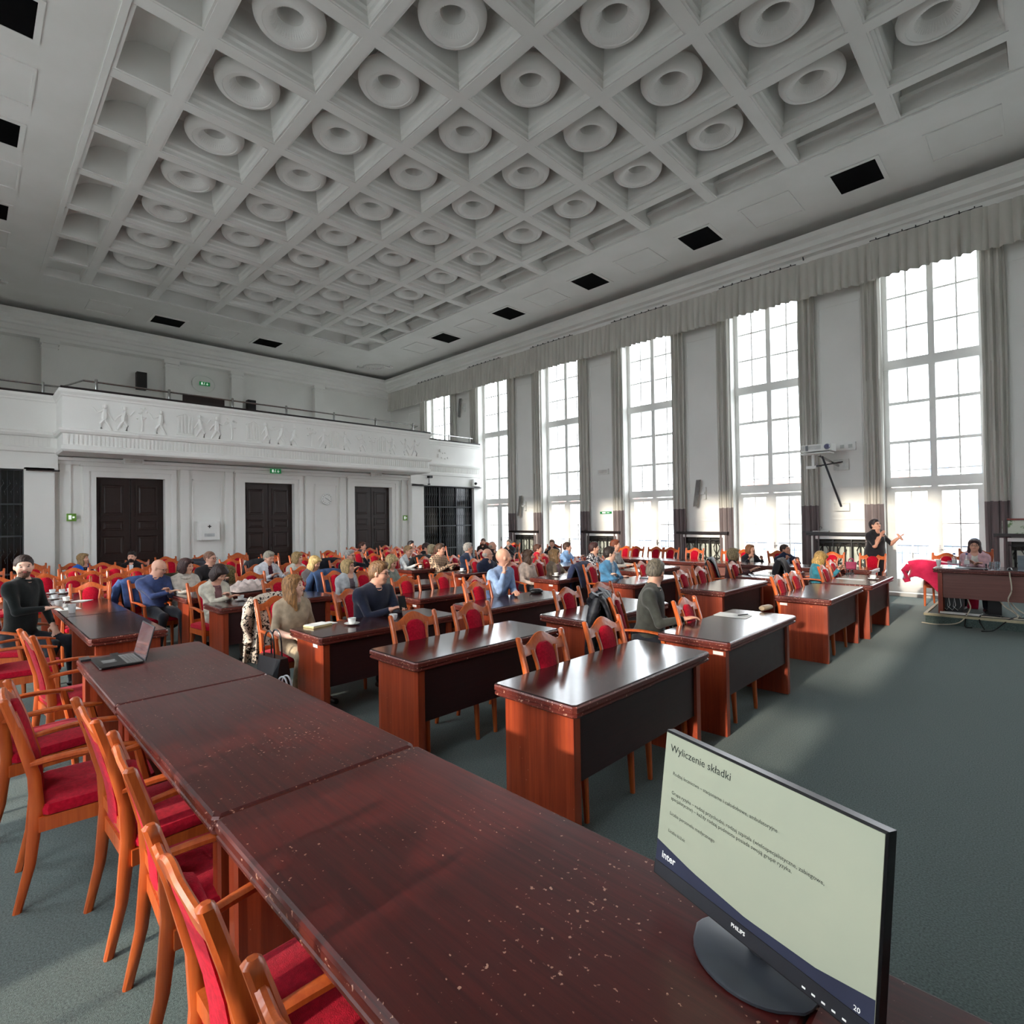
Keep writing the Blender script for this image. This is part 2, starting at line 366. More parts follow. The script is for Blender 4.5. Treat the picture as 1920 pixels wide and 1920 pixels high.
# wall panelling between doors
for y0, y1 in ((4.16, 4.86), (7.44, 8.16)):
    f = MB()
    for (a, b, c, d) in ((y0, .25, y1, .28), (y0, 2.86, y1, 2.89), (y0, .25, y0 + .03, 2.89), (y1 - .03, .25, y1, 2.89)): f.box(XL, a, b, XL + .02, c, d)
    f.obj('wall_moulding', PLASTER, wall_low)
for y in (1.62, 3.98, 5.03, 7.24, 8.34, 10.6):
    MB().box(XL, y - .1, 0, XL + .05, y + .1, 3.12).obj('pilaster_strip', PLASTER, wall_low)
MB().box(XL, 1.42, 3.12, XL + .1, 10.78, 3.2).box(XL, 1.42, 3.2, XL + .2, 10.78, 3.27).obj('wall_cornice', PLASTER, wall_low)
# doors
for i, c in enumerate(doors):
    e = empty(f'door_{i+1}', (XL, c, 0), kind='structure', label='tall dark panelled double door in white moulded surround')
    s = MB()
    for t, a0, a1 in ((.0, .0, .13), (.03, .13, .24)):
        w = hd + a0; w2 = hd + a1; zz = zd + a0; z2 = zd + a1; dpt = .05 + t
        s.box(.0, -w2, 0, dpt, -w, z2); s.box(.0, w, 0, dpt, w2, z2); s.box(.0, -w, zz, dpt, w, z2)
    s.box(0, -hd - .30, zd + .24, .14, hd + .30, zd + .29)
    s.obj('door_surround', PLASTER, e)
    for sgn in (-1, 1):
        l = MB(); ya, yb = (-hd, -.008) if sgn < 0 else (.008, hd)
        l.box(-.2, ya, 0, -.14, yb, zd)
        n = 5; hs = [.2, .72, .98, 1.55, 1.81, 2.36, 2.72]
        for (za, zb) in ((.15, .62), (.70, .92), (1.0, 1.5), (1.58, 1.86), (1.95, 2.72)):
            l.loft([[(-.14 + dx, ya + .1 + i2, za + i2), (-.14 + dx, yb - .1 - i2, za + i2), (-.14 + dx, yb - .1 - i2, zb - i2), (-.14 + dx, ya + .1 + i2, zb - i2)] for i2, dx in ((0, 0), (.0, .022), (.03, .022), (.045, .006), (.07, .006), (.09, .016))], 0, False)
        l.obj('door_leaf', DARKDOOR, e)
        if sgn > 0: MB().tube([(-.11, .05, 1.12), (-.06, .05, 1.12), (-.06, .05, .98), (-.11, .05, .98)], .009).obj('door_handle', STEEL, e)
# grille doors either side
def grille(name, y0, y1):
    e = empty(name, (XG - .12, 0, 0), kind='structure', label='dark glazed gate with wrought iron lattice')
    MB().box(-.1, y0, 0, -.06, y1, 2.98).obj('dark_glass', mat('dark_glass', (14, 17, 20), 0.12, 0.6), e)
    f = MB(); ww = (y1 - y0) / 3
    for k in range(4): f.box(-.04, y0 + k * ww - .02, 0, .0, y0 + k * ww + .02, 2.98)
    for z in (.02, .72, 1.52, 2.2, 2.93): f.box(-.04, y0, z, .0, y1, z + .035)
    f.obj('gate_frame', mat('gate_frame_iron', (62, 66, 70), 0.4, 0.5), e)
    b = MB(); n = int((y1 - y0) / .1)
    for k in range(n):
        yy = y0 + (k + .5) * (y1 - y0) / n; b.box(-.03, yy - .005, 0, -.018, yy + .005, 2.95)
        for (za, zb) in ((.75, 1.5), (1.55, 2.18), (2.24, 2.9)):
            m_ = (za + zb) / 2
            b.tube([(-.024, yy - .03, m_ - .16), (-.024, yy - .045, m_ - .08), (-.024, yy, m_), (-.024, yy + .045, m_ + .08), (-.024, yy + .03, m_ + .16)], .005, 4)
    g = b.obj('gate_lattice', mat('lattice_iron', (58, 62, 66), 0.4, 0.5), e); g['kind'] = 'stuff'
grille('door_4', 11.28, 13.6); grille('door_5', -1.4, .92)

# ------------------------------------------------------------------ gallery (balcony)
gal = empty('balcony', (0, 0, 0), label='white plaster gallery front with relief frieze above the doors', cat='balcony')
yc0, yc1, XF, XS = 1.46, 10.76, -14.4, -15.42
fl = MB(); fl.box(XU, YB, 3.3, XS - .06, YW, 3.55); fl.box(XS - .06, yc0 + .1, 3.3, XF - .1, yc1 - .1, 3.5); fl.obj('gallery_floor', PLASTER, gal)
def band_profile(m, p0, p1, nrm, prof):
    p0 = Vector(p0); p1 = Vector(p1); n = Vector(nrm)
    m.loft([[tuple(p + n * a + Vector((0, 0, z))) for a, z in prof] for p in (p0, p1)], 0, False)
fprof = [(-.3, 3.29), (.0, 3.29), (.03, 3.33), (.03, 3.41), (.0, 3.43), (.0, 3.66), (.04, 3.67), (.07, 3.72), (.07, 3.76), (.01, 3.78), (.01, 4.42), (.03, 4.44), (.03, 4.47), (.07, 4.52), (.07, 4.58), (-.3, 4.58)]
m = MB(); m.loft([[(px + dx * a, py + dy * a, z) for a, z in fprof] for px, py, dx, dy in ((XS - .25, yc0, 0, -1), (XF, yc0, 1, -1), (XF, yc1, 1, 1), (XS - .25, yc1, 0, 1))], 0, False); m.obj('gallery_front', PLASTER, gal)
sprof = [(-.3, 2.96), (.0, 2.96), (.0, 3.32), (.03, 3.34), (.03, 3.43), (.0, 3.45), (.0, 3.66), (.04, 3.67), (.07, 3.72), (.07, 3.76), (.01, 3.78), (.01, 4.42), (.03, 4.44), (.03, 4.47), (.07, 4.52), (.07, 4.58), (-.3, 4.58)]
for ya, yb in ((yc1 - .02, YW), (YB, yc0 + .02)):
    m = MB(); band_profile(m, (XS, ya, 0), (XS, yb, 0), (1, 0, 0), sprof)
    m.obj('gallery_side_front', PLASTER, gal)
# fluting
fl = MB(); y = yc0 + .06
while y < yc1 - .04: fl.box(XF, y, 3.45, XF + .014, y + .035, 3.65); y += .075
for (ya, yb) in ((yc1 + .2, YW), (YB, yc0 - .1)):
    y = ya
    while y < yb: fl.box(XS, y, 3.47, XS + .014, y + .035, 3.65); y += .075
o = fl.obj('fluting', PLASTER, gal); o['kind'] = 'stuff'
# dark ledge and steel rail
lg = MB(); lg.box(XF - .28, yc0 - .04, 4.58, XF + .05, yc1 + .04, 4.63)
lg.box(XS - .28, yc1, 4.58, XS + .05, YW, 4.63); lg.box(XS - .28, YB, 4.58, XS + .05, yc0, 4.63); lg.obj('ledge', LEDGE, gal)
rl = MB(); zr = 4.82; xr = XF - .1; xs = XS - .1
rl.tube([(xs, YB, zr), (xs, yc0 + .08, zr), (xr, yc0 + .35, zr), (xr, yc1 - .35, zr), (xs, yc1 - .05, zr), (xs, YW - .25, zr)], .02, 8); rl.obj('handrail', STEEL, gal)
for x, y in [(xr, v) for v in (2.03, 3.39, 4.77, 6.12, 7.49, 8.84, 10.2)] + [(xs, 1.24), (xs, 11.4), (xs, 12.5), (xs, 13.5), (xs, .1)]:
    MB().lathe([(.028, 4.62), (.028, 4.87), (.02, 4.88)], 10, (x, y, 0)).obj('rail_post', STEEL, gal)
# low relief figures on the frieze
def relief(y, kind):
    r = MB(); q = lambda dy, z: (XF + .012, y + dy, z)
    def limb(pts, w): r.tube([q(a, b) for a, b in pts], w, 6)
    rnd = random.Random(int(y * 100))
    if kind == 'figure':
        s = rnd.choice((-1, 1)); l = rnd.uniform(-.05, .05)
        r.lathe([(.0, -.05), (.035, -.035), (.045, 0), (.035, .035), (0, .05)], 8, q(l, 4.30))
        limb([(l, 4.24), (l * .5, 4.12), (0, 4.02)], [.035, .055, .05]); limb([(0, 4.02), (s * .07, 3.92), (s * .05, 3.81)], [.035, .028, .02]); limb([(0, 4.02), (-s * .06, 3.93), (-s * .12, 3.81)], [.035, .028, .02])
        limb([(l, 4.22), (s * .12, 4.15), (s * .2, 4.26)], [.022, .018, .015]); limb([(l, 4.2), (-s * .1, 4.1), (-s * .16, 4.0)], [.022, .018, .015])
    elif kind == 'tree':
        limb([(0, 3.82), (.01, 4.0), (-.01, 4.2)], [.02, .016, .012])
        for k in range(9): r.lathe([(.0, -.03), (.03, 0), (0, .03)], 6, q(rnd.uniform(-.13, .13), rnd.uniform(4.1, 4.36)))
    else:
        for k in range(5): r.box(XF + .01, y - .16 + k * .07, 3.86 + .03 * (k % 2), XF + .026, y - .12 + k * .07, 4.2 + .06 * ((k * 7) % 3))
        limb([(-.18, 3.84), (.18, 3.84)], .015); limb([(-.18, 4.24), (0, 4.34), (.18, 4.24)], .012)
    r.obj('relief_' + kind, PLASTER, gal)
yy = 2.15; kk = ['figure', 'figure', 'tree', 'figure', 'emblem', 'figure', 'figure', 'tree', 'emblem', 'figure']
i = 0
while yy < 10.4:
    relief(yy, kk[i % 10]); yy += .34 if i % 4 != 3 else .52; i += 1
relief_side = MB()
for (dy, z, w, h) in ((11.98, 4.18, .07, .1), (12.1, 4.12, .05, .04), (12.2, 4.14, .06, .03), (11.9, 3.98, .05, .12), (12.05, 3.95, .08, .05), (12.2, 3.93, .05, .04), (12.32, 3.96, .06, .05)):
    relief_side.box(XS + .005, dy, z, XS + .04, dy + w, z + h)
relief_side.obj('relief_fragment', PLASTER, gal)
# gallery door and signs, upper wall
e = empty('door_6', (XU, 6.1, 3.55), kind='structure', label='dark gallery door under the upper exit sign')
MB().box(0, -.68, 0, .05, .68, 2.72).obj('door_leaf', DARKDOOR, e)
MB().box(0, -.82, 0, .04, -.68, 2.84).box(0, .68, 0, .04, .82, 2.84).box(0, -.68, 2.72, .04, .68, 2.84).obj('door_surround', PLASTER, e)
rw = MB(); rw.tube([(XU + .02, 6.1 + .38 * math.cos(2 * PI * j / 24), 6.75 + .3 * math.sin(2 * PI * j / 24)) for j in range(25)], .02, 6); rw.obj('round_moulding', PLASTER, wall_far)
def exit_sign(x, y, z, ax, lab, w=.34, h=.13):
    e = empty('exit_sign', (x, y, z), ax, label=lab, cat='sign')
    MB().box(-w / 2, -.03, -h / 2, w / 2, 0, h / 2).obj('sign_box', GREENS, e)
    g = MB(); g.box(-w * .34, -.034, -h * .3, -w * .2, -.03, h * .3)                                   # doorway
    g.tube([(-w * .02, -.032, h * .22), (-w * .06, -.032, 0), (-w * .12, -.032, -h * .3)], .006, 5); g.tube([(-w * .06, -.032, 0), (w * .02, -.032, -h * .3)], .006, 5)
    g.lathe([(.0, -.012), (.012, 0), (0, .012)], 6, (-w * .01, -.033, h * .3))
    g.box(w * .2, -.034, -h * .28, w * .24, -.03, h * .3); g.tube([(w * .12, -.032, -h * .02), (w * .22, -.032, -h * .3), (w * .32, -.032, -h * .02)], .006, 5)
    g.obj('pictogram', SIGNW, e); return e
exit_sign(XU + .12, 6.1, 6.74, PI / 2, 'green exit sign on upper wall above gallery door')
exit_sign(XL + .24, 6.18, 3.19, PI / 2, 'green exit sign above the middle dark door', .3)
def small_sign(x, y, z, rz, lab, w, h, mt=GREENS, name='wall_sign', cat='sign'):
    e = empty(name, (x, y, z), rz, label=lab, cat=cat)
    MB().box(-w / 2, -.02, -h / 2, w / 2, 0, h / 2).obj('sign_plate', mt, e)
    MB().box(-w * .3, -.024, -h * .28, w * .0, -.02, h * .28).box(w * .1, -.024, -h * .1, w * .32, -.02, h * .12).obj('pictogram', SIGNW if mt is not SIGNW else DGREY, e)
YGRN = mat('yellow_green_sign', (120, 170, 70), 0.4, 0.4)
small_sign(XL + .07, 1.72, 1.93, PI / 2, 'small green square safety sign left of first dark door', .17, .17, YGRN)
small_sign(XL + .07, 10.6, 1.84, PI / 2, 'small green square safety sign right of third dark door', .17, .17, YGRN)
small_sign(-9.66, YW - .0, 1.9, 0, 'narrow green exit plate on window wall pier', .42, .07)
for yv, z, nm in ((2.86, 3.24, 'first'), (9.4, 3.24, 'third')):
    e = empty('emergency_light', (XL + .22, yv, z), PI / 2, label=f'white emergency light box above the {nm} dark door', cat='light')
    MB().box(-.2, -.05, -.06, .2, 0, .06).obj('light_housing', JOIN, e); MB().box(-.17, -.056, -.04, .17, -.05, .04).obj('light_cover', mat('milky_cover', (222, 218, 212), .3), e)
e = empty('emergency_light', (-9.72, YW, 3.16), 0, label='white emergency light box on window wall pier above green plate', cat='light')
MB().box(-.2, -.07, -.08, .2, 0, .08).obj('light_housing', JOIN, e); MB().box(-.17, -.076, -.055, .17, -.07, .055).obj('light_cover', MATS['milky_cover'], e)
# wall clock
e = empty('wall_clock', (XL + .02, 7.8, 2.44), PI / 2, label='round white wall clock between middle and third doors', cat='clock')
c = MB(); c.lathe([(.0, .0), (.17, .0), (.18, .02), (.17, .045), (.155, .045), (.15, .03), (0, .03)], 32)
me = c.mesh('clock_case', JOIN); me.transform(Matrix.Rotation(PI / 2, 4, 'X')); ob('clock_case', me, e)
c = MB()
for k in range(12):
    a = k * PI / 6; c.box(.13 * math.sin(a) - .006, -.034, .13 * math.cos(a) - .012, .13 * math.sin(a) + .006, -.031, .13 * math.cos(a) + .012)
c.obj('clock_marks', BLACKP, e)
for L_, a in ((.08, R(300)), (.115, R(125))):
    MB().tube([(0, -.036, 0), (L_ * math.sin(a), -.036, L_ * math.cos(a))], .004, 5).obj('clock_hand', BLACKP, e)
# first aid / dispenser box with black plus
e = empty('first_aid_box', (XL + .02, 4.5, 1.56), PI / 2, label='white wall box with black cross between first and middle doors', cat='box')
c = MB(); c.loft([rr(0, -.09, .25, .09, z, .25) for z in (-.24, .24)], 0, False); c.obj('box_body', JOIN, e)
MB().box(-.012, -.186, .07, .012, -.18, .15).box(-.04, -.186, .098, .04, -.18, .122).obj('cross_mark', BLACKP, e)
MB().box(-.12, -.184, -.15, .12, -.18, -.07).obj('printed_label', mat('grey_print', (196, 198, 198), .5), e)
# loudspeakers
def black_speaker(y, z, lab):
    e = empty('loudspeaker', (XU + .01, y, z), 0, label=lab, cat='speaker')
    MB().box(.05, -.14, -.28, .3, .14, .28).obj('cabinet', mat('speaker_brown', (42, 34, 34), .6), e)
    MB().box(.3, -.12, -.26, .31, .12, .26).obj('speaker_grille', BLACKP, e); MB().box(0, -.03, -.05, .06, .03, .05).obj('bracket', BLACKP, e)
black_speaker(4.18, 6.5, 'dark loudspeaker on upper gallery wall, left of gallery door'); black_speaker(7.66, 6.08, 'dark loudspeaker on upper gallery wall, right of gallery door')
def column_speaker(x, z, lab):
    e = empty('column_speaker', (x, YW, z), 0, label=lab, cat='speaker')
    b = MB(); b.loft([rr(-.1 + t * .10, -.13 - .0 * t, .05, .05, -.36 + .72 * t, .3) for t in (1, 0)][::-1], 0, False); b.obj('cabinet', mat('grey_speaker', (168, 165, 160), .5), e)
    b = MB(); b.loft([rr(-.085 + t * .10, -.172, .05, .012, -.34 + .68 * t, .3) for t in (0, 1)], 0, False); b.obj('speaker_grille', mat('speaker_mesh', (120, 118, 116), .6), e)
    MB().box(.0, -.1, -.03, .14, -.05, .03).box(.08, -.06, -.16, .16, 0, .16).obj('bracket', JOIN, e)
column_speaker(-6.6, 2.36, 'grey slanted column loudspeaker on pier nearest projector'); column_speaker(-13.15, 2.2, 'grey slanted column loudspeaker on pier further along window wall')
column_speaker(-16.35, 6.15, 'grey slanted column loudspeaker high above the gallery rail')
# camera / dome beside the right grille
e = empty('security_camera', (XS + .02, 11.45, 3.28), PI / 2, label='black security camera above left end of dark grille', cat='camera')
MB().box(-.02, -.1, -.3, .02, 0, -.26).tube([(0, -.05, -.28), (0, -.05, -.05)], .012).obj('mount', BLACKP, e); MB().box(-.05, -.16, -.06, .08, -.02, .02).obj('camera_body', BLACKP, e)
e = empty('dome_camera', (XS + .02, 13.55, 3.12), PI / 2, label='white dome camera at right corner above dark grille', cat='camera')
MB().box(-.09, -.12, -.12, .09, 0, .14).obj('camera_housing', JOIN, e); MB().lathe([(.0, -.06), (.05, -.03), (.06, .0), (.05, .03), (0, .05)], 12, (0, -.14, -.02)).obj('camera_dome', BLACKP, e)
# dropped thin cable by the left pier grille
e = MB().box(XG - .02, .95, 2.93, XS + .08, 1.5, 2.96).obj('gate_rail', LEDGE, gal)
MB().box(XG - .02, 10.78, 2.93, XS + .08, YW, 2.96).obj('gate_rail', LEDGE, gal)

# ------------------------------------------------------------------ windows
fr = MB()
fr.frame(-.85, .06, .85, 7.12, .10, -.05, .05)
fr.box(-.055, -.06, .06, .055, .06, 7.1)
fr.box(-.85, -.07, 2.32, .85, .07, 2.52); fr.box(-.85, -.07, 4.86, .85, .07, 5.06)
for z in (3.28, 4.12): fr.box(-.78, -.03, z - .03, .78, .03, z + .03)
for z in (5.74, 6.42): fr.box(-.78, -.015, z - .017, .78, .015, z + .017)
for sx in (-1, 1):
    fr.box(sx * .42 - .014, -.012, 5.05, sx * .42 + .014, .012, 7.05); fr.box(sx * .42 - .014, -.012, 4.12, sx * .42 + .014, .012, 4.88)
    fr.box(sx * .42 - .014, -.012, 2.5, sx * .42 + .014, .012, 3.28)
fr.box(.42 - .014, -.012, 3.28, .42 + .014, .012, 4.12)
fr.box(-.78, -.012, 2.66, .78, .012, 2.68)
winframe = fr.mesh('window_frame', JOIN)
lf = MB(); lf.frame(-.375, .08, .375, 2.3, .095, -.06, .03); lf.box(-.3, -.01, 1.51, .3, .01, 1.54); lf.box(-.012, -.01, .3, .012, .01, 2.22); lf.box(-.28, -.02, .17, .28, .02, .34)
leafm = lf.mesh('balcony_door_leaf', JOIN)
hd_ = MB().tube([(0, -.07, 1.0), (0, -.11, 1.0), (.09, -.11, 1.0)], .01).box(-.015, -.07, .93, .015, -.055, 1.08).mesh('window_handle', STEEL)
pdoor = MB().box(-.285, -.003, .17, .285, .003, 2.21).mesh('pane', GLASS)
pmid = MB().box(-.35, -.003, -.41, .35, .003, .41).mesh('pane', GLASS); pup = MB().box(-.35, -.003, -1.0, .35, .003, 1.0).mesh('pane', GLASS)
def window(i, x, y, rz, vis=True):
    e = empty(f'window_{i}', (x, y, 0), rz, kind='structure', label=None)
    ob('window_frame', winframe, e)
    for sx in (-1, 1):
        l = ob('balcony_door_leaf', leafm, e, (sx * .40, 0, 0)); ob('pane', pdoor, l)
        if sx > 0 and vis: ob('window_handle', hd_, l, (-.33, 0, 0))
        for z in (2.9, 3.7, 4.5): ob('pane', pmid, e, (sx * .41, 0, z))
        ob('pane', pup, e, (sx * .41, 0, 6.06))
    return e
for i, x in enumerate(WINX):
    window(i + 1, x, YW + .32, 0)
for i, x in enumerate(WINL):
    window(i + 9, x, YB - .32, PI, False).scale.x = 1.235
# iron railings outside the balcony doors
for i, x in enumerate(WINX[2:]):
    e = empty('balcony_railing', (x, YW + .75, 0), 0, label=f'thin iron railing outside the {ORD[i]} tall window from the right', cat='railing', group='iron railings outside the windows')
    m = MB(); m.box(-.95, -.012, 1.02, .95, .012, 1.05); m.box(-.95, -.01, .86, .95, .01, .875); m.box(-.95, -.01, .08, .95, .01, .1)
    for k in range(14): m.box(-.95 + k * .146 - .006, -.006, 0, -.95 + k * .146 + .006, .006, 1.02)
    m.obj('railing_bars', mat('railing_paint', (120, 130, 145), .5), e)
MB().box(XU - 1, YW + .47, -.1, XR + 1, YW + 1.5, .02).obj('balcony_slab', mat('pale_concrete', (190, 190, 186), .8))
tag(bpy.data.objects['balcony_slab'], 'pale concrete balcony outside tall windows', 'balcony', kind='structure')
# street ground and pale buildings outside
g = MB().box(-160, YW + 1.5, -6.1, 120, 220, -6).obj('ground', mat('pale_street', (150, 152, 150), .9)); g['kind'] = 'structure'
g = MB().box(-160, -160, -6.1, 120, YB - .6, -6).obj('ground', MATS['pale_street']); g['kind'] = 'structure'
def building(x, y, w, d, h, wallc, roofc, lab, rows, cols, rz=0):
    e = empty('apartment_building', (x, y, -6), rz, label=lab, cat='building')
    MB().box(-w / 2, 0, 0, w / 2, d, h).obj('building_wall', mat('bw%d' % int(x), wallc, .9), e)
    MB().loft([[(-w / 2 - .3, -.3, h), (w / 2 + .3, -.3, h), (w / 2 + .3, d + .3, h), (-w / 2 - .3, d + .3, h)], [(-w / 2 + 1, d * .3, h + 2), (w / 2 - 1, d * .3, h + 2), (w / 2 - 1, d * .7, h + 2), (-w / 2 + 1, d * .7, h + 2)]], 0, False).obj('roof', mat('br%d' % int(x), roofc, .9), e)
    wm = MB().box(-.7, -.08, -.8, .7, .02, .8).mesh('window', mat('far_window_blue', (150, 175, 205), .2))
    for r_ in range(rows):
        for c_ in range(cols):
            ob('window', wm, e, (-w / 2 + (c_ + .5) * w / cols, 0, 1.8 + r_ * 3.1))
building(14, 75, 22, 12, 13, (238, 236, 230), (200, 120, 105), 'white block seen through rightmost window', 4, 7)
building(-30, 90, 34, 14, 11.5, (240, 236, 228), (205, 130, 115), 'long pale house with red roof beyond second window', 3, 10)
building(-85, 95, 44, 14, 11, (236, 236, 232), (205, 140, 128), 'pale house seen through the far windows', 3, 12)
building(-4, 60, 8, 10, 16, (240, 240, 240), (180, 180, 178), 'narrow white tower block with blue windows seen through rightmost door', 5, 3)

# ------------------------------------------------------------------ curtains, valance, radiators
def pleat(w, depth, n, z0, z1, m, mi=0, y=0, flare=0.0, ph=0.0):
    P = []; nn = n * 8
    for iz, z in enumerate(np.linspace(z0, z1, 5)):
        row = []
        for k in range(nn + 1):
            t = k / nn; a = t * n * 2 * PI + ph
            row.append((-w / 2 + t * w + .012 * math.sin(3 * a + z), y + depth * .8 * (math.sin(a) + .2 * math.sin(1.3 * a + 1)) * (1 + flare * (z1 - z)), z))
        P.append(row)
    m.grid(P, mi)
for i, x in enumerate(WINX):
    if i == 0: continue
    for part in (0, 1):
        xc = x if part == 0 else x - 1.62
        if part == 1 and i == 7: xc = x - 2.0
        w = 1.80 if part == 0 else 1.62
        if part == 1 and i == 7: w = 2.3
        yv = YW - .47 if part == 0 else YW - .42
        e = empty('valance', (xc, yv, 0), 0, label=(f'gathered grey valance over the {ORD[max(0, i-2)]} window from the right' if part == 0 else f'gathered grey valance over wall pier left of {ORD[max(0, i-2)]} window from the right') if i >= 2 else (f'gathered grey valance section out past the right edge, {["over window", "over pier"][part]}'), cat='valance', group='grey valances along the window wall')
        m = MB(); P = []; n = int(w / .16); nn = n * 6; rnd = random.Random(i * 2 + part)
        phs = [rnd.uniform(-1, 1) for _ in range(nn + 1)]
        for z in (7.47, 7.38, 7.1, 6.8, 6.64):
            f_ = .25 + (7.47 - z) * .9
            P.append([(-w / 2 + w * k / nn + .02 * math.sin(k * .37 + i) * f_, -.085 * f_ * ((0, .55, .95, 1, .95, .55)[k % 6] + .25 * math.sin(k * .31 + i)) , z + (.012 * math.sin(k * 2 * PI / 6) if z < 6.7 else 0)) for k in range(nn + 1)])
        m.grid(P); m.obj('valance_cloth', CURL, e)
        rod = MB(); rod.tube([(-w / 2, .0, 7.48), (w / 2, 0, 7.48)], .012 if part == 0 else .008, 6)
        for k in range(8): rod.box(-w / 2 + w * (k + .5) / 8 - .008, -.012, 7.46, -w / 2 + w * (k + .5) / 8 + .008, .05, 7.52)
        rod.obj('curtain_rod', BLACKP if part == 0 else JOIN, e)
for i, x in enumerate(WINX):
    for sx in (-1, 1):
        if i == 0: continue
        nm = f'{"left" if sx < 0 else "right"} curtain of the {ORD[i-2]} window from the right, cream over taupe' if i >= 2 else f'curtain of a window past the right edge, {"left" if sx < 0 else "right"} of opening {i+1}, cream over taupe'
        e = empty('curtain', (x + sx * .99, YW - .12, 0), 0, label=nm, cat='curtain', group='tall two-tone curtains along the window wall')
        w = .36
        m = MB(); pleat(w, .045, 3, 1.95, 7.3, m, 0, 0, .02, i + sx); m.obj('upper_curtain', CURL, e)
        m = MB(); pleat(w, .045, 3, .03, 1.96, m, 0, 0, .03, i + sx); m.obj('lower_curtain', CURD, e)
for i in range(1, 8):
    x = WINX[i] - 1.62 if i < 7 else None
    if x is None: continue
    e = empty('radiator_cover', (x, YW, 0), 0, label=f'white framed radiator cover with iron scrolls, {ORD[i-1]} from right', cat='radiator cover', group='radiator covers along the window wall')
    m = MB(); m.frame(-.62, .0, .62, 1.26, .07, -.13, -.08); m.box(-.62, -.12, 0, -.58, 0, 1.26); m.box(.58, -.12, 0, .62, 0, 1.26); m.obj('cover_frame', JOIN, e)
    MB().box(-.7, -.22, 1.28, .7, 0, 1.34).obj('ledge', LEDGE, e)
    MB().box(-.58, -.02, .0, .58, .0, 1.26).obj('shade_backing', mat('radiator_shadow', (58, 56, 52), .8), e)  # dark sheet, shade behind the fins put into its colour
    for k in range(7): MB().box(-.48 + k * .15 - .055, -.06, .12, -.48 + k * .15 + .055, -.025, 1.02).obj('radiator_fin', mat('radiator_cream', (206, 210, 196), .6), e)
    gl = MB()
    for k in range(4): xx = -.54 + k * .36; gl.box(xx - .012, -.105, .07, xx + .012, -.085, 1.19)
    for z in (.36, .66, 1.12): gl.box(-.55, -.1, z - .01, .55, -.088, z + .01)
    for k in range(3):
        xc = -.36 + k * .36
        for z0, z1 in ((.68, 1.1), (.38, .64), (.08, .34)):
            zm = (z0 + z1) / 2; h = (z1 - z0) / 2
            for s_ in (-1, 1):
                gl.tube([(xc + s_ * a * .09, -.097, zm + b * h) for a, b in ((.9, -1), (.4, -.75), (.25, -.5), (.75, -.1), (.85, .3), (.4, .7), (.15, .9), (.8, 1))], .009, 5)
            gl.box(xc - .15, -.1, z0, xc - .142, -.092, z1); gl.box(xc + .142, -.1, z0, xc + .15, -.092, z1)
    gl.obj('iron_scrollwork', IRON, e)
for i in range(1):
    pass
for k, (xa, xb) in enumerate([(XU, -18.75)] + [(WINX[j + 1] + .85, WINX[j] - .85) for j in range(7)] + [(WINX[0] + .85, XR)]):
    b = MB().box(xa, YW - .025, 0, xb, YW, .14).obj('baseboard_right', JOIN); b['kind'] = 'structure'

# ------------------------------------------------------------------ desks
_desk_cache = {}
def desk_meshes(L, D, H, kind):
    key = (L, D, H, kind)
    if key in _desk_cache: return _desk_cache[key]
    hx, hy = L / 2, D / 2
    t = MB()
    def outl(i, z): # clipped corner rectangle inset by i
        a, b, c = hx - i, hy - i, .018
        return [(a, -b + c, z), (a, b - c, z), (a - c, b, z), (-a + c, b, z), (-a, b - c, z), (-a, -b + c, z), (-a + c, -b, z), (a - c, -b, z)]
    t.loft([outl(i, H + z) for i, z in ((.03, -.075), (.012, -.072), (.002, -.062), (.002, -.052), (.012, -.046), (.012, -.042), (.0, -.036), (.0, -.014), (.004, -.005), (.014, 0))], 0, False)
    p = {}
    for q in range(len(t.f) - 2): t.m[q] = 1
    for q in range(8): t.m[len(t.f) - 3 - q] = 0
    p['desk_top'] = t.mesh('desk_top', [TOPW if kind == 'big' else TOPD, EDGEW])
    ins = .085
    m = MB(); m.loft([rr(0, 0, .034, hy - .055, z, .15) for z in (0, H - .072)], 0, False)
    m.box(-.02, -hy + .06, .0, .02, hy - .06, .01)
    p['end_panel'] = m.mesh('end_panel', ENDW)
    zb = .30 if kind != 'presidium' else .25
    m = MB().box(-hx + ins + .034, -hy + .075, zb, hx - ins - .034, -hy + .095, H - .072)
    p['front_panel'] = m.mesh('front_panel', FRONTB if kind in ('presidium', 'window') else FRONTW)
    m = MB().box(-hx + ins + .034, hy - .22, H - .16, hx - ins - .034, hy - .2, H - .074)
    p['back_rail'] = m.mesh('back_rail', FRONTW)
    if kind == 'big': 
        p['leg_post'] = MB().loft([rr(0, 0, .035, .03, z, .3) for z in (0, H - .075)], 0, False).mesh('leg_post', ENDW)
    _desk_cache[key] = p
    return p
STK = MB().box(-.042, -.002, -.014, .042, .0, .014).mesh('inventory_sticker', PAPER)
def desk(x, y, rz, L, D, H, label, kind='row', z=0, sticker=None, group=None):
    p = desk_meshes(L, D, H, kind); e = empty('desk', (x, y, z), rz, label=label, cat='desk', group=group)
    ob('desk_top', p['desk_top'], e)
    for s in (-1, 1): ob('end_panel', p['end_panel'], e, (s * (L / 2 - .085), 0, 0))
    ob('front_panel', p['front_panel'], e); ob('back_rail', p['back_rail'], e)
    if 'leg_post' in p:
        for s in (-1, 1): ob('leg_post', p['leg_post'], e, (s * (L / 2 - .08), D / 2 - .06, 0))
    if sticker is not None:   # (offset along depth) on the end panel towards the camera
        ob('inventory_sticker', STK, e, (-(L / 2 - .085) - .0345, sticker, H - .105), -PI / 2)
    return e
DW = .63
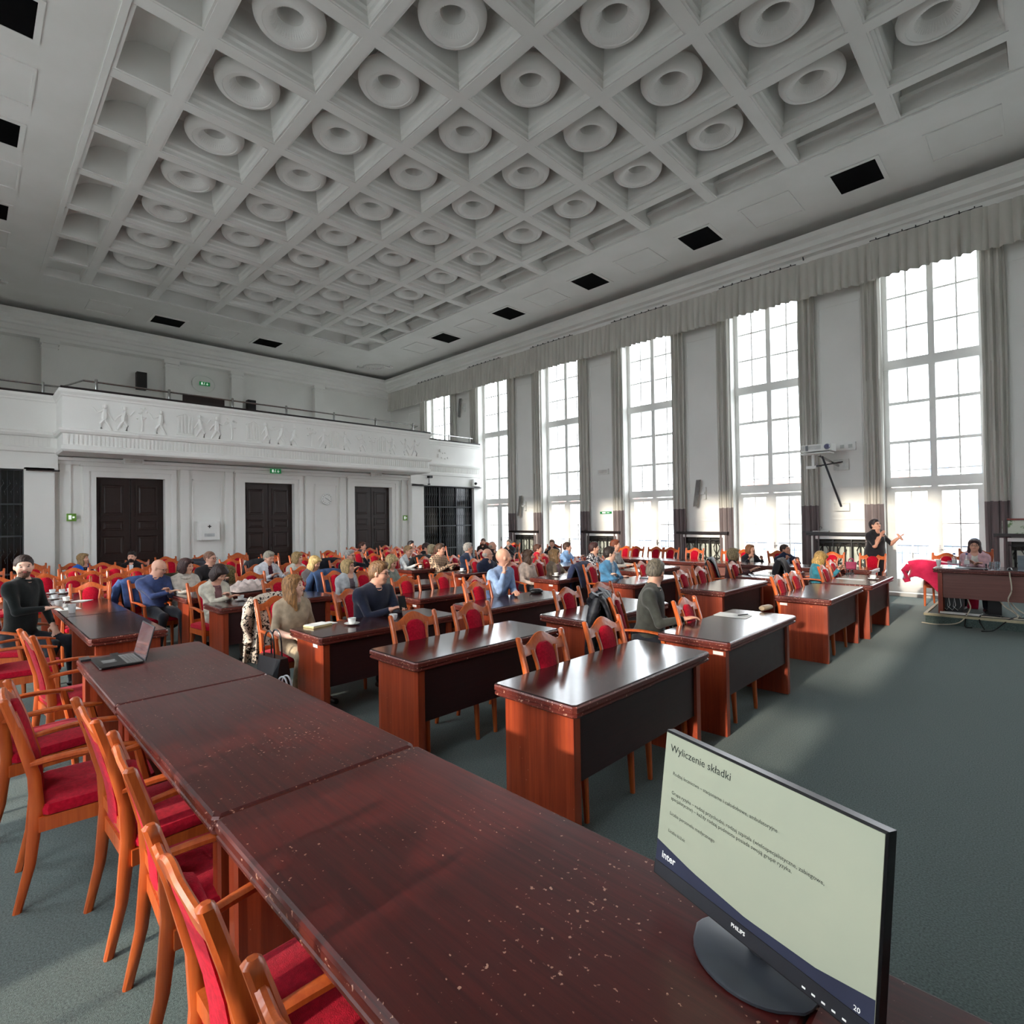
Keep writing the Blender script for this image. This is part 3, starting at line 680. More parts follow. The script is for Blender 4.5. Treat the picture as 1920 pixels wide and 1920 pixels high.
ROWN = ['front', 'second', 'third', 'fourth', 'fifth', 'sixth', 'seventh']
DESKS = [ # front x, start y, length, label, sticker
 (-1.78, 2.25, 1.60, 'row desk nearest the camera, empty glossy top, front row', None),
 (-1.78, 4.19, 1.58, 'front row desk carrying white paper, pen and beige case', -.2),
 (-1.80, 7.05, 1.56, 'front row desk with two empty chairs before woman in teal', .22),
 (-1.74, 8.82, 1.45, 'front row desk closest to the windows, with small cup and papers', None),
 (-3.14, 2.21, 1.56, 'empty second row desk in the leftmost column, chipped edge', None),
 (-3.14, 4.19, 1.56, 'empty second row desk left of man in grey jacket', None),
 (-3.02, 6.98, 1.56, 'second row desk in front of woman in brown jacket', None),
 (-3.03, 8.88, 1.45, 'second row desk by the windows with spectacles and papers', None),
 (-4.43, 2.14, 1.53, 'third row desk with notebook and coffee cup, man in navy behind it', -.12),
 (-4.40, 4.06, 1.58, 'third row desk where bald man in light blue shirt leans', None),
 (-4.34, 6.92, 1.50, 'third row desk in front of man in blue sweater', None),
 (-5.63, 4.02, 1.50, 'fourth row desk behind the navy man, two empty chairs tucked in', -.15),
 (-5.60, 6.70, 1.60, 'fourth row desk with two coffee cups before two seated women', -.12),
 (-5.22, 8.60, 1.45, 'fourth row desk by windows with dark notebook and cup', None),
 (-6.87, 2.10, 1.45, 'desk with cup in front of woman in cream blazer', None),
 (-6.87, 4.00, 1.50, 'fifth row desk with white papers before blonde woman in grey-green', None),
 (-7.10, 8.55, 1.45, 'fifth row desk near the man in light blue shirt', None),
 (-7.60, 6.42, 1.50, 'desk with two cups in front of man in checked shirt', -.15),
 (-8.10, 2.06, 1.45, 'desk with tall white mug, woman in cream sweater behind it', None),
 (-8.20, 3.98, 1.45, 'desk beside the woman in dark grey top', None),
 (-9.00, 6.25, 1.50, 'desk with single cup in front of woman in white shirt', None),
 (-9.40, 2.40, 1.45, 'desk near man in dark jacket and glasses, far left column', None),
 (-9.45, 3.98, 1.45, 'desk in front of man in white shirt and maroon vest', None),
]
for i, (fx, y0, L, lab, st) in enumerate(DESKS):
    desk(fx - DW / 2, y0 + L / 2, PI / 2, L, DW, .76, 'mahogany ' + lab, 'row', sticker=st)
# long side tables: big ones beside the camera, narrower continuation, window side, presidium
for k, (xa, xb) in enumerate(((-.36, 1.30), (-2.01, -.365), (-3.66, -2.015), (-5.13, -3.665))):
    desk((xa + xb) / 2, 1.0, PI, xb - xa, .82, .76, ['dark end section of the long table, right of the monitor', 'nearest reddish section of long table, carrying the monitor stand', 'middle reddish section of long table with scratched top', 'far section of long table, carrying the open laptop'][k], 'big')
for k in range(3):
    xb = -5.93 - 1.62 * k
    desk(xb - .81, 1.07, PI, 1.615, .6, .76, 'dark glossy narrow table, ' + ['nearest section just beyond the laptop', 'middle section with white tumbler cup and papers', 'farthest section with stacked white cups'][k], 'row')
for k in range(5):
    xb = -2.2 - 1.62 * k
    desk(xb - .81, 11.45, 0, 1.615, .68, .76, f'window side table facing the room, {ORD[k]} section from the right', 'window')
# podium and presidium desk
pod = MB().box(-1.42, 10.78, 0, XR, YW, .14).obj('floor_podium', CARPET); tag(pod, kind='structure')
pe = MB().box(-1.44, 10.76, .125, XR, 10.82, .16).box(-1.44, 10.8, .125, -1.40, YW, .16).obj('podium_edge_strip', mat('beige_edging', (196, 184, 152), .6), pod)
desk(.15, 11.23, 0, 2.95, .74, .72, 'long brown presidium desk on the carpeted podium by window', 'presidium', z=.155)

# ------------------------------------------------------------------ armchairs
def back_y(z): return interp(z, [0, .2, .45, .6, .8, .965], [-.295, -.25, -.225, -.235, -.285, -.335])
CH = {}
for s in (-1, 1):
    m = MB(); secs = []
    for z in (0, .1, .2, .33, .45, .52, .6, .7, .8, .88, .94, .965, .975):
        hy = interp(z, [0, .45, .6, .97], [.016, .027, .024, .019]); hx = interp(z, [0, .45, .97], [.014, .02, .017])
        if z > .97: hx *= .5; hy *= .5
        secs.append(rr(s * interp(z, [0, .45, .97], [.20, .2, .213]), back_y(z), hx, hy, z, .45))
    CH['post', s] = m.loft(secs).mesh('back_post', HONEY)
    m = MB(); m.loft([rr(s * interp(z, [0, .4, .46], [.235, .235, .235]), interp(z, [0, .4, .66], [.225, .205, .15]), interp(z, [0, .4, .66], [.014, .022, .016]), interp(z, [0, .4, .66], [.014, .024, .018]), z, .45) for z in (0, .1, .25, .4, .47, .56, .655)])
    CH['leg', s] = m.mesh('front_leg', HONEY)
    m = MB(); secs = []
    for t in np.linspace(0, 1, 9):
        y = -.25 + t * .46; z = .66 + .022 * math.sin(t * PI) - (.02 * t); x = s * (.213 + .035 * math.sin(t * PI * .6)); w = interp(t, [0, .5, .9, 1], [.014, .022, .026, .012]); h = interp(t, [0, .5, .9, 1], [.013, .013, .013, .008])
        secs.append([(x + a * w, y, z + b * h) for a, b in ((1, -.5), (1, .5), (.5, 1), (-.5, 1), (-1, .5), (-1, -.5), (-.5, -1), (.5, -1))])
    CH['arm', s] = m.loft(secs).mesh('armrest', HONEY)
    m = MB(); secs = []
    for z in (.50, .56, .64, .72, .8, .86, .885):
        secs.append(rr(s * interp(z, [.5, .64, .8, .885], [.084, .087, .098, .112]), back_y(z) + .004, interp(z, [.5, .64, .885], [.009, .009, .014]), .011, z, .3))
    CH['slat', s] = m.loft(secs).mesh('back_slat', HONEY)
m = MB(); secs = []
for x in np.linspace(-.207, .207, 25):
    u = abs(x) / .207
    top = .915 + .068 * (0.5 + 0.5 * math.cos(min(1, u / .85) * PI)) + (.02 * max(0, (u - .8) / .2))
    bot = .862 - .01 * u
    if u < .42: bot = .862 + .056 * math.sqrt(max(0, 1 - (u / .42) ** 2))
    yb = back_y(bot); yt = back_y(top) - .012 * 0; dy = -.010 * math.cos(u * PI / 2)
    secs.append([(x, yb - .012 + dy, bot), (x, yb + .012 + dy, bot), (x, yt + .012 + dy, top - .008), (x, yt + .005 + dy, top), (x, yt - .005 + dy, top), (x, yt - .012 + dy, top - .008)])
CH['crest'] = m.loft(secs, 0, True).mesh('crest_rail', HONEY)
def panel(off, half, name):
    m = MB(); secs = []
    for z in (.47, .5, .56, .64, .72, .8, .845, .875, .895, .91, .918):
        w = interp(z, [.47, .64, .84], [.076, .078, .086]) if z <= .845 else .086 * math.sqrt(max(.05, 1 - ((z - .845) / .077) ** 2))
        yb = back_y(z)
        secs.append([(w, yb - .012, z), (w, yb + .012, z), (w * .6, yb + .028, z), (-w * .6, yb + .028, z), (-w, yb + .012, z), (-w, yb - .012, z), (-w * .6, yb - .02, z), (w * .6, yb - .02, z)])
    return m.loft(secs, 0, True).mesh(name, REDF)
CH['panel'] = panel(0, .09, 'back_panel')
m = MB(); m.loft([rr(0, .005, a, b, z, .18) for a, b, z in ((.20, .215, .405), (.232, .232, .415), (.236, .236, .44), (.228, .228, .462), (.19, .19, .474), (.1, .1, .48))], 0, True)
CH['seat'] = m.mesh('seat', REDF)
m = MB(); m.box(-.215, .19, .345, .215, .215, .41); m.box(-.20, -.235, .345, .20, -.21, .41); m.box(-.232, -.22, .345, -.208, .21, .41); m.box(.208, -.22, .345, .232, .21, .41); m.box(-.2, -.24, .455, .2, -.215, .505)
CH['frame'] = m.mesh('seat_frame', HONEY)
PARTS = [('seat', 'seat'), ('frame', 'seat_frame'), ('crest', 'crest_rail'), ('panel', 'back_panel')] + [(('post', s), 'back_post') for s in (-1, 1)] + [(('leg', s), 'front_leg') for s in (-1, 1)] + [(('arm', s), 'armrest') for s in (-1, 1)] + [(('slat', s), 'back_slat') for s in (-1, 1)]
def chair(x, y, rz, label, group=None, z=0):
    e = empty('armchair', (x, y, z), rz, label=label, cat='chair', group=group)
    for k, n in PARTS: ob(n, CH[k], e)
    return e
E_ = -PI / 2      # facing +x (towards the stage)
# chairs along the camera-side long tables (facing the tables)
CA = 'carved armchair with crimson seat, '
chair(-2.94, .70, R(2), CA + 'pulled up to long table, farthest of the near four', 'armchairs along the long table')
chair(-2.29, .72, R(-3), CA + 'second farthest of the four at the long table', 'armchairs along the long table')
chair(-1.46, .68, R(1), CA + 'second nearest of four, its arched back fully in view', 'armchairs along the long table')
chair(-.80, .69, R(-2), CA + 'nearest to the camera, cut by the bottom edge', 'armchairs along the long table')
chair(-3.53, .48, R(-4), CA + 'pushed back from long table at the left edge', 'armchairs along the long table')
chair(-4.42, .36, R(10), CA + 'standing farther back at left edge behind the first ones', 'armchairs along the long table')
chair(-5.38, .66, R(6), CA + 'at the far corner of long table beside the laptop', 'armchairs along the long table')
chair(-6.75, .42, R(-4), CA + 'beside dark narrow table, before man in black', 'armchairs along the narrow table')
# empty chairs at the row desks: x of seat centre, y, label
EMPT = [(-2.14, 2.76, 'left one behind the nearest row desk'), (-2.14, 3.47, 'right one behind the nearest row desk'), (-2.14, 4.82, 'behind desk with white paper, beside man in grey jacket'),
 (-3.50, 2.66, 'left one behind the empty second row desk'), (-3.50, 3.32, 'right one behind the empty second row desk'), (-3.50, 4.72, 'left one behind second row desk in the second column'), (-3.50, 5.34, 'right one behind second row desk, second column'),
 (-4.75, 4.50, 'to the left of the man in light blue shirt'), (-6.0, 4.28, 'left one at the desk behind the navy man'), (-6.0, 4.93, 'right one at the desk behind the navy man'),
 (-2.16, 7.38, 'left one at front row desk before woman in teal'), (-2.16, 7.95, 'right one at front row desk before woman in teal'), (-2.12, 9.2, 'behind front row desk with small cup, left one'),
 (-3.45, 7.30, 'left one at second row desk by woman in brown jacket'), (-3.50, 7.95, 'middle one at second row desk by woman in brown jacket'), (-3.5, 9.2, 'behind second row desk with spectacles'),
 (-4.75, 8.35, 'right of the man in blue sweater'), (-7.3, 3.1, 'dark red back seen right of woman in cream blazer'), (-8.65, 3.2, 'beside the cream padded jacket on desk'),
 (-7.25, 4.35, 'in front of papers, beside blonde woman with glasses'), (-6.0, 9.4, 'by the window end of the fourth row'), (-7.6, 9.0, 'left of man in light blue shirt, by windows'), (-9.4, 6.9, 'between woman in white shirt and checked man')]
for x, y, l in EMPT: chair(x, y, E_ + R(random.uniform(-3, 3)), 'empty red armchair ' + l, 'empty red armchairs at the row desks')
# far rows of chairs without desks
k = 0
rows = [(-10.15, [1.15, 1.72], 'nearest'), (-11.2, [.35, .95, 1.55, 2.15, 3.1, 4.3, 5.2, 6.0, 6.9, 7.9, 8.7], 'second'), (-12.3, [.2, .8, 1.4, 2.0, 2.7, 3.4, 4.1, 4.9, 5.6, 6.4, 7.1, 8.0, 8.9, 9.8], 'third'), (-13.5, [.3, .95, 2.0, 3.2, 3.9, 4.6, 5.4, 6.2, 6.9, 8.2, 9.1, 10.0], 'fourth'), (-14.6, [1.0, 3.4, 4.2, 5.0, 8.3, 9.4], 'last')]
FARNAMES = {}
for x, ys, rn in rows:
    for i, y in enumerate(ys):
        chair(x + random.uniform(-.06, .06), y, E_ + R(random.uniform(-6, 6)), f'empty red armchair in the {rn} far row before dark doors, {ORD[i]} from left', 'empty red armchairs in the far rows')
for i, (x, y) in enumerate(((-8.9, 1.15), (-9.0, 1.75))): chair(x, y + .1 * 0, E_ + R(-12 + 10 * i), f'red armchair beyond the narrow dark table, {"left" if i == 0 else "right"} of the pair', 'red armchairs beyond the narrow table')
# window-side chairs facing the room
for i, x in enumerate((-2.45, -3.15, -5.3, -6.1, -6.75, -7.15, -7.75, -8.1)):
    chair(x, 12.22, PI + R(random.uniform(-8, 8)), f'empty red armchair behind window side tables, {ORD[i]} from the right', 'empty red armchairs along the windows')
chair(-1.42, 12.9, R(175), 'red armchair draped with pink coat beside presidium desk', z=0)
chair(-2.3, 10.5 - .15, E_, 'red armchair with black bag on it near the speaker')

# ------------------------------------------------------------------ signed distance modelling of people
def _cap(X, Y, Z, p):
    a, b, r1, r2 = p
    ab = [b[i] - a[i] for i in range(3)]; bb = sum(t * t for t in ab) + 1e-12
    t = ((X - a[0]) * ab[0] + (Y - a[1]) * ab[1] + (Z - a[2]) * ab[2]) / bb; t = np.clip(t, 0, 1)
    return np.sqrt((X - a[0] - t * ab[0]) ** 2 + (Y - a[1] - t * ab[1]) ** 2 + (Z - a[2] - t * ab[2]) ** 2) - (r1 + (r2 - r1) * t)
def _ell(X, Y, Z, p):
    c, r, M = p
    x, y, z = X - c[0], Y - c[1], Z - c[2]
    if M is not None:
        x, y, z = M[0][0] * x + M[1][0] * y + M[2][0] * z, M[0][1] * x + M[1][1] * y + M[2][1] * z, M[0][2] * x + M[1][2] * y + M[2][2] * z
    k0 = np.sqrt((x / r[0]) ** 2 + (y / r[1]) ** 2 + (z / r[2]) ** 2); k1 = np.sqrt((x / r[0] ** 2) ** 2 + (y / r[1] ** 2) ** 2 + (z / r[2] ** 2) ** 2) + 1e-9
    return k0 * (k0 - 1) / k1
def _dist(P, X, Y, Z): return _cap(X, Y, Z, P[1]) if P[0] == 'c' else _ell(X, Y, Z, P[1])
def _bounds(P):
    if P[0] == 'c':
        a, b, r1, r2 = P[1]; r = max(r1, r2)
        return [min(a[i], b[i]) - r for i in range(3)], [max(a[i], b[i]) + r for i in range(3)]
    c, r, M = P[1]; m = max(r)
    if M is None: return [c[i] - r[i] for i in range(3)], [c[i] + r[i] for i in range(3)]
    e = [math.sqrt(sum((M[i][j] * r[j]) ** 2 for j in range(3))) for i in range(3)]
    return [c[i] - e[i] for i in range(3)], [c[i] + e[i] for i in range(3)]
def sdf_build(prims, h, cuts=()):
    B = [_bounds(p) for p in prims]; pad = 3 * h
    lo = np.array([min(b[0][i] for b in B) for i in range(3)]) - pad; hi = np.array([max(b[1][i] for b in B) for i in range(3)]) + pad
    n = np.ceil((hi - lo) / h).astype(int) + 1
    vol = np.full(n, .1, np.float32); ax = [(lo[i] + h * np.arange(n[i])).astype(np.float32) for i in range(3)]
    def sub(b, m):
        s = []
        for i in range(3):
            s.append(slice(max(0, int((b[0][i] - m - lo[i]) / h)), min(int(n[i]), int((b[1][i] + m - lo[i]) / h) + 2)))
        return tuple(s)
    for P, b in zip(prims, B):
        k = P[3]; s = sub(b, k + 2.5 * h)
        X, Y, Z = np.ix_(ax[0][s[0]], ax[1][s[1]], ax[2][s[2]]); d = _dist(P, X, Y, Z).astype(np.float32); v = vol[s]
        if k > 0:
            q = np.maximum(k - np.abs(v - d), 0) / k; vol[s] = np.minimum(v, d) - q * q * k * .25
        else: vol[s] = np.minimum(v, d)
    for P in cuts:
        b = _bounds(P); s = sub(b, 2 * h)
        X, Y, Z = np.ix_(ax[0][s[0]], ax[1][s[1]], ax[2][s[2]]); vol[s] = np.maximum(vol[s], -_dist(P, X, Y, Z))
    S = vol < 0
    c = np.zeros(np.array(n) - 1, np.int8)
    for dx in (0, 1):
        for dy in (0, 1):
            for dz in (0, 1): c += S[dx:n[0] - 1 + dx, dy:n[1] - 1 + dy, dz:n[2] - 1 + dz]
    act = (c > 0) & (c < 8); I = np.argwhere(act)
    idx = np.full(act.shape, -1, np.int64); idx[act] = np.arange(len(I))
    acc = np.zeros((len(I), 3)); cnt = np.zeros(len(I))
    for axis in range(3):
        o = [i for i in range(3) if i != axis]
        for u in (0, 1):
            for v in (0, 1):
                a = np.zeros(3, int); a[o[0]] = u; a[o[1]] = v; b = a.copy(); b[axis] = 1
                va = vol[tuple((I + a).T)]; vb = vol[tuple((I + b).T)]; cr = (va < 0) != (vb < 0)
                t = np.where(cr, va / np.where(cr, va - vb, 1), 0)
                p = I + a + np.outer(t, (b - a)); acc[cr] += p[cr]; cnt[cr] += 1
    V = acc / cnt[:, None] * h + lo
    F = []
    for axis in range(3):
        o = [(axis + 1) % 3, (axis + 2) % 3]
        sl0 = [slice(None)] * 3; sl1 = [slice(None)] * 3; sl0[axis] = slice(0, -1); sl1[axis] = slice(1, None)
        e = S[tuple(sl0)] != S[tuple(sl1)]; inside = S[tuple(sl0)]
        E2 = np.argwhere(e)
        ok = (E2[:, o[0]] > 0) & (E2[:, o[1]] > 0) & (E2[:, o[0]] < n[o[0]] - 1) & (E2[:, o[1]] < n[o[1]] - 1); E2 = E2[ok]
        ins = inside[tuple(E2.T)]
        q = []
        for (u, v) in ((-1, -1), (0, -1), (0, 0), (-1, 0)):
            t = E2.copy(); t[:, o[0]] += u; t[:, o[1]] += v; q.append(idx[tuple(t.T)])
        q = np.stack(q, 1); q[~ins] = q[~ins][:, ::-1]; F.append(q)
    return V, np.concatenate(F)
def np_mesh(name, V, F, mats, mi=None):
    me = bpy.data.meshes.new(name); me.vertices.add(len(V)); me.vertices.foreach_set('co', V.astype(np.float32).ravel())
    me.loops.add(F.size); me.loops.foreach_set('vertex_index', F.astype(np.int32).ravel())
    me.polygons.add(len(F)); me.polygons.foreach_set('loop_start', np.arange(0, F.size, 4, dtype=np.int32))
    for m in mats: me.materials.append(m)
    if mi is not None: me.polygons.foreach_set('material_index', mi.astype(np.int32))
    me.polygons.foreach_set('use_smooth', np.ones(len(F), bool)); me.update(calc_edges=True); me.validate()
    return me
def Rm(yaw, pitch, roll=0):   # columns: forward, left, up
    return Matrix.Rotation(yaw, 3, 'Z') @ Matrix.Rotation(-pitch, 3, 'Y') @ Matrix.Rotation(roll, 3, 'X')
def ik(S, T, l1, l2, pole):
    S, T, pole = Vector(S), Vector(T), Vector(pole); d = T - S; L = min(d.length, (l1 + l2) * .995); d.normalize(); T = S + d * L
    a = (l1 * l1 - l2 * l2 + L * L) / (2 * L); h = math.sqrt(max(0, l1 * l1 - a * a)); pole = (pole - d * pole.dot(d)).normalized()
    return S + d * a + pole * h, T
SK = {}
def skin(t): return mat('skin_%d' % t, [(222, 170, 146), (208, 150, 124), (232, 188, 166)][t], .5, .4, rgb2=[(210, 152, 128), (194, 132, 106), (224, 174, 152)][t], scale=(9, 9, 9))
def cloth(rgb, k=''): return mat('cloth_%d_%d_%d%s' % (*rgb, k), rgb, .9, .15, rgb2=tuple(max(0, c * .82) for c in rgb), scale=(14, 14, 14), bump=.35, bscale=22, sheen=.2)
def hairm(rgb): return mat('hair_%d_%d_%d' % rgb, rgb, .5, .4, rgb2=tuple(max(0, c * .62) for c in rgb), scale=(90, 90, 14), detail=3, bump=.5, bscale=120)
EYE = mat('eye_dark', (48, 38, 34), .2); LIP = mat('lips', (176, 92, 88), .4); GLS = mat('spectacle_frame', (40, 30, 30), .3)
def person(label, head, yaw, top, pants=(40, 42, 50), hair='short', hc=(70, 50, 40), tone=0, hy=0, hp=0, lean=.07, arms=('desk', 'desk'), shirt=None, fem=False, fat=1.0, glasses=False, beard=None, h=.012, stand=False, sleeve=False, z0=0, table=.8, skirt=None, sc=1.0, roll=0, longs=None, scarf=None):
    """head: world position of head centre; yaw: body facing; local frame x forward, y left"""
    hx, hyy, hz = head
    Hl = Vector((lean, 0, hz - z0)); cy, sy = math.cos(yaw), math.sin(yaw)
    base = (hx - cy * lean, hyy - sy * lean, z0)
    RH = Rm(hy, hp, roll); f = RH @ Vector((1, 0, 0)); l = RH @ Vector((0, 1, 0)); u = RH @ Vector((0, 0, 1))
    ss = .93 * sc * (.95 if fem else 1.0)
    hpz = .50 if not stand else .88 * (hz - z0) / 1.5
    N = Hl - u * .125 * ss - f * .03 * ss; N.z = min(N.z, Hl.z - .11)
    hip = Vector((0, 0, hpz + .06)); ax = (N - hip).normalized(); TL = (N - hip).length
    sw = (.150 if fem else .176) * ss * min(1.12, .5 + .5 * fat); d = fat * ss
    lt = Vector((0, 1, 0)); fw = lt.cross(ax); MT = [[fw[i], lt[i], ax[i]] for i in range(3)]
    MH = [[f[i], l[i], u[i]] for i in range(3)]
    H = lambda a, b, c: tuple(Hl + (f * a + l * b + u * c) * ss)
    P = []; A = lambda *q: P.append(q)
    K = .03
    A('e', (tuple(hip + ax * TL * .02), (.125 * d, .165 * d, .13 * d), MT), 2, K)
    A('e', (tuple(hip + ax * TL * .30 + fw * .02 * fat), (.115 * d, .155 * d, .20), MT), 1, .06)
    A('e', (tuple(hip + ax * TL * .62 + fw * .005), (.112 * d, (.150 if fem else .17) * d, .21), MT), 1, .06)
    if fem: 
        for s in (-1, 1): A('e', (tuple(hip + ax * TL * .60 + fw * .07 * d + lt * s * .065), (.055, .06, .065), MT), 1, .07)
    SH = {}
    for s, nm in ((-1, 'R'), (1, 'L')):
        sh = N - ax * .082 * ss + lt * s * sw; SH[s] = sh
        A('c', (tuple(N - ax * .035 * ss + lt * s * .035), tuple(sh), .050 * ss, .052 * ss), 1, .06); A('c', (tuple(N - ax * .13 * ss + lt * s * .08), tuple(sh - ax * .06), .09 * ss, .055 * ss), 1, .06)
    A('c', (tuple(N - ax * .05), H(-.02, 0, -.07), .054 * ss, .05 * ss), 0, .025)
    # head
    A('e', (H(-.012, 0, .022), (.098 * ss, .077 * ss, .1 * ss), MH), 0, .02)
    A('e', (H(.03, 0, -.045), (.060 * ss, .056 * ss, .066 * ss), MH), 0, .04)
    A('e', (H(.062, 0, -.088), (.026 * ss, .028 * ss, .022 * ss), MH), 0, .03)
    A('c', (H(.082, 0, .012), H(.108, 0, -.026), .009 * ss, .014 * ss), 0, .012)
    A('e', (H(.074, 0, .028), (.02 * ss, .05 * ss, .012 * ss), MH), 0, .02)
    for s in (-1, 1):
        A('e', (H(-.005, s * .078, -.01), (.018 * ss, .012 * ss, .03 * ss), MH), 0, .008)
        A('e', (H(.058, s * .038, -.03), (.03 * ss, .026 * ss, .026 * ss), MH), 0, .025)
    # arms
    hands = {}
    for s, pose in ((1, arms[0]), (-1, arms[1])):
        S_ = SH[s]; l1, l2 = .285 * ss, .25 * ss
        pole = Vector((-.3, s * .5, -1))
        if pose == 'desk': T = Vector((max(.36, lean + .30), s * .13, table + .02))
        elif pose == 'desk2': T = Vector((max(.34, lean + .26), -s * .02, table + .02 + (.03 if s > 0 else 0)))
        elif pose == 'lap': T = Vector((.30, s * .10, .64))
        elif pose == 'side': T = Vector((.05, s * .32, .55))
        elif pose == 'down': T = Vector((.08, s * .27, hz - .86))
        elif pose == 'chin': T = Hl + f * .09 + l * s * .05 - u * .115; pole = Vector((.5, s * .3, -1))
        elif pose == 'cross': T = Vector((.24, -s * .12, .80 + .03 * s)); pole = Vector((-.1, s, -.5))
        elif isinstance(pose, tuple): T = Vector(pose[:3]); pole = Vector(pose[3:6]) if len(pose) > 3 else pole
        el, T = ik(S_, T, l1, l2, pole)
        fa = 0 if sleeve else 1
        A('c', (tuple(S_), tuple(el), .050 * ss * (1 if fem else 1.1), .044 * ss), 1, .03)
        A('c', (tuple(el), tuple(el + (T - el) * .86), .045 * ss, .031 * ss), fa, .012)
        A('c', (tuple(el + (T - el) * .8), tuple(T), .027 * ss, .024 * ss), 0, .01)
        dd = (T - el).normalized(); up = Vector((0, 0, 1)); sd = dd.cross(up)
        if sd.length < .2: sd = lt.copy()
        sd.normalize(); nn = sd.cross(dd).normalized()
        if pose in ('chin',) or (isinstance(pose, tuple) and len(pose) > 6): nn = -f; sd = dd.cross(nn).normalized()
        M3 = [[dd[i], sd[i], nn[i]] for i in range(3)]
        pc = T + dd * .045 * ss
        A('e', (tuple(pc), (.05 * ss, .04 * ss, .017 * ss), M3), 0, .012)
        for q, ln in enumerate((.062, .072, .068, .052)):
            off = sd * (.029 - .0193 * q) * ss; a0 = pc + dd * .036 * ss + off; a1 = a0 + (dd * .95 - nn * .25) * ln * .55 * ss; a2 = a1 + (dd * .6 - nn * .8) * ln * .5 * ss
            A('c', (tuple(a0), tuple(a1), .0092 * ss, .0085 * ss), 0, .003); A('c', (tuple(a1), tuple(a2), .0085 * ss, .0072 * ss), 0, .002)
        ts = sd * (-1 if (sd.dot(lt) * s > 0) else 1) * -1 if False else sd * (1 if sd.dot(lt) * s < 0 else -1)
        t0 = pc - dd * .02 * ss + ts * .03 * ss; t1 = t0 + (dd * .6 + ts * .7 - nn * .2).normalized() * .034 * ss; t2 = t1 + (dd * .9 + ts * .1 - nn * .3).normalized() * .028 * ss
        A('c', (tuple(t0), tuple(t1), .012 * ss, .0098 * ss), 0, .006); A('c', (tuple(t1), tuple(t2), .0095 * ss, .008 * ss), 0, .002)
        hands[s] = (pc, dd, sd, nn)
    # legs
    if stand:
        for s in (-1, 1):
            k_ = Vector((.03 + .0 * s, s * .095, .46)); a_ = Vector((-.03, s * .10, .09))
            A('c', (tuple(hip + Vector((0, s * .085, -.03))), tuple(k_), .095 * d, .06 * ss), 2, .04)
            A('c', (tuple(k_), tuple(a_), .055 * ss, .036 * ss), 2, .03); A('c', (tuple(a_ + Vector((-.01, 0, -.05))), tuple(a_ + Vector((.13, s * .02, -.06))), .032, .026), 3, .02)
        if skirt:
            A('c', (tuple(hip + Vector((0, 0, .05))), (0, 0, .42), .17 * d, .20), 1, .05)
    else:
        for s in (-1, 1):
            k_ = Vector((.44, s * .12, .50)); a_ = Vector((.40 + .06 * s, s * .13, .10))
            A('c', (tuple(hip + Vector((.02, s * .09, -.01))), tuple(k_), .088 * d, .062 * ss), 2, .04)
            A('c', (tuple(k_), tuple(a_), .058 * ss, .04 * ss), 2, .03); A('c', (tuple(a_ + Vector((-.02, 0, -.06))), tuple(a_ + Vector((.13, s * .02, -.065))), .034, .028), 3, .02)
    V, F = sdf_build(P, h)
    C = V[F].mean(1); X, Y, Z = C[:, 0], C[:, 1], C[:, 2]
    D = np.stack([_dist(p, X, Y, Z) for p in P]); lab = np.array([p[2] for p in P])[D.argmin(0)]
    def paint(Q, to, frm):
        nonlocal lab
        dq = _dist(Q, X, Y, Z); lab = np.where((dq < 0) & np.isin(lab, frm), to, lab)
    ch = N + fw * .12
    if shirt:   # shirt front visible between jacket lapels
        paint(('e', (tuple(N - ax * .15 + fw * .13), (.11, .045, .20), MT)), 6, [1])
    paint(('e', (tuple(N - ax * .01 + fw * .06), (.06, .055 if fem else .038, .06 if fem else .04), MT)), 0, [1, 6]) if not scarf else None
    paint(('e', (H(.09, 0, -.056), (.03 * ss, .022 * ss, .0065 * ss), MH)), 5, [0])
    if beard:
        paint(('e', (H(.06, 0, -.085), (.07 * ss, .06 * ss, .045 * ss), MH)), 7, [0]); paint(('e', (H(.09, 0, -.056), (.03 * ss, .02 * ss, .006 * ss), MH)), 5, [7])
    for s in (-1, 1):
        paint(('e', (H(.085, s * .031, .005), (.02 * ss, .012 * ss, (.0055 if h < .0105 else .0075) * ss), MH)), 4, [0])
        if h < .0105: paint(('e', (H(.09, s * .032, .026), (.03 * ss, .018 * ss, .0042 * ss), MH)), 7, [0])
    tm = top if not isinstance(top, tuple) else cloth(top)
    ms = [skin(tone), tm, cloth(pants), mat('shoe_leather', (26, 22, 22), .35, .5), EYE, LIP, cloth(shirt if shirt else (230, 230, 228)), hairm(beard if beard else tuple(int(c * .8) for c in hc))]
    e = empty('person', base, yaw, label=label, cat='person')
    ob('body', np_mesh('body', V, F, ms, lab), e)
    cr = MB(); ra = .064 * ss if not fem else .074 * ss; cc = N - ax * (.012 if not fem else .03) * ss
    cr.tube([tuple(cc + fw * (math.cos(a) * ra * (1.05 if not fem else 1.2) + .012) + lt * math.sin(a) * ra * 1.05 + ax * (-.022 if fem else -.014) * math.cos(a)) for a in np.linspace(0, 2 * PI, 25)], .013 * ss if not scarf else .026, 8)
    cr.obj('collar', ms[6] if shirt else tm, e)
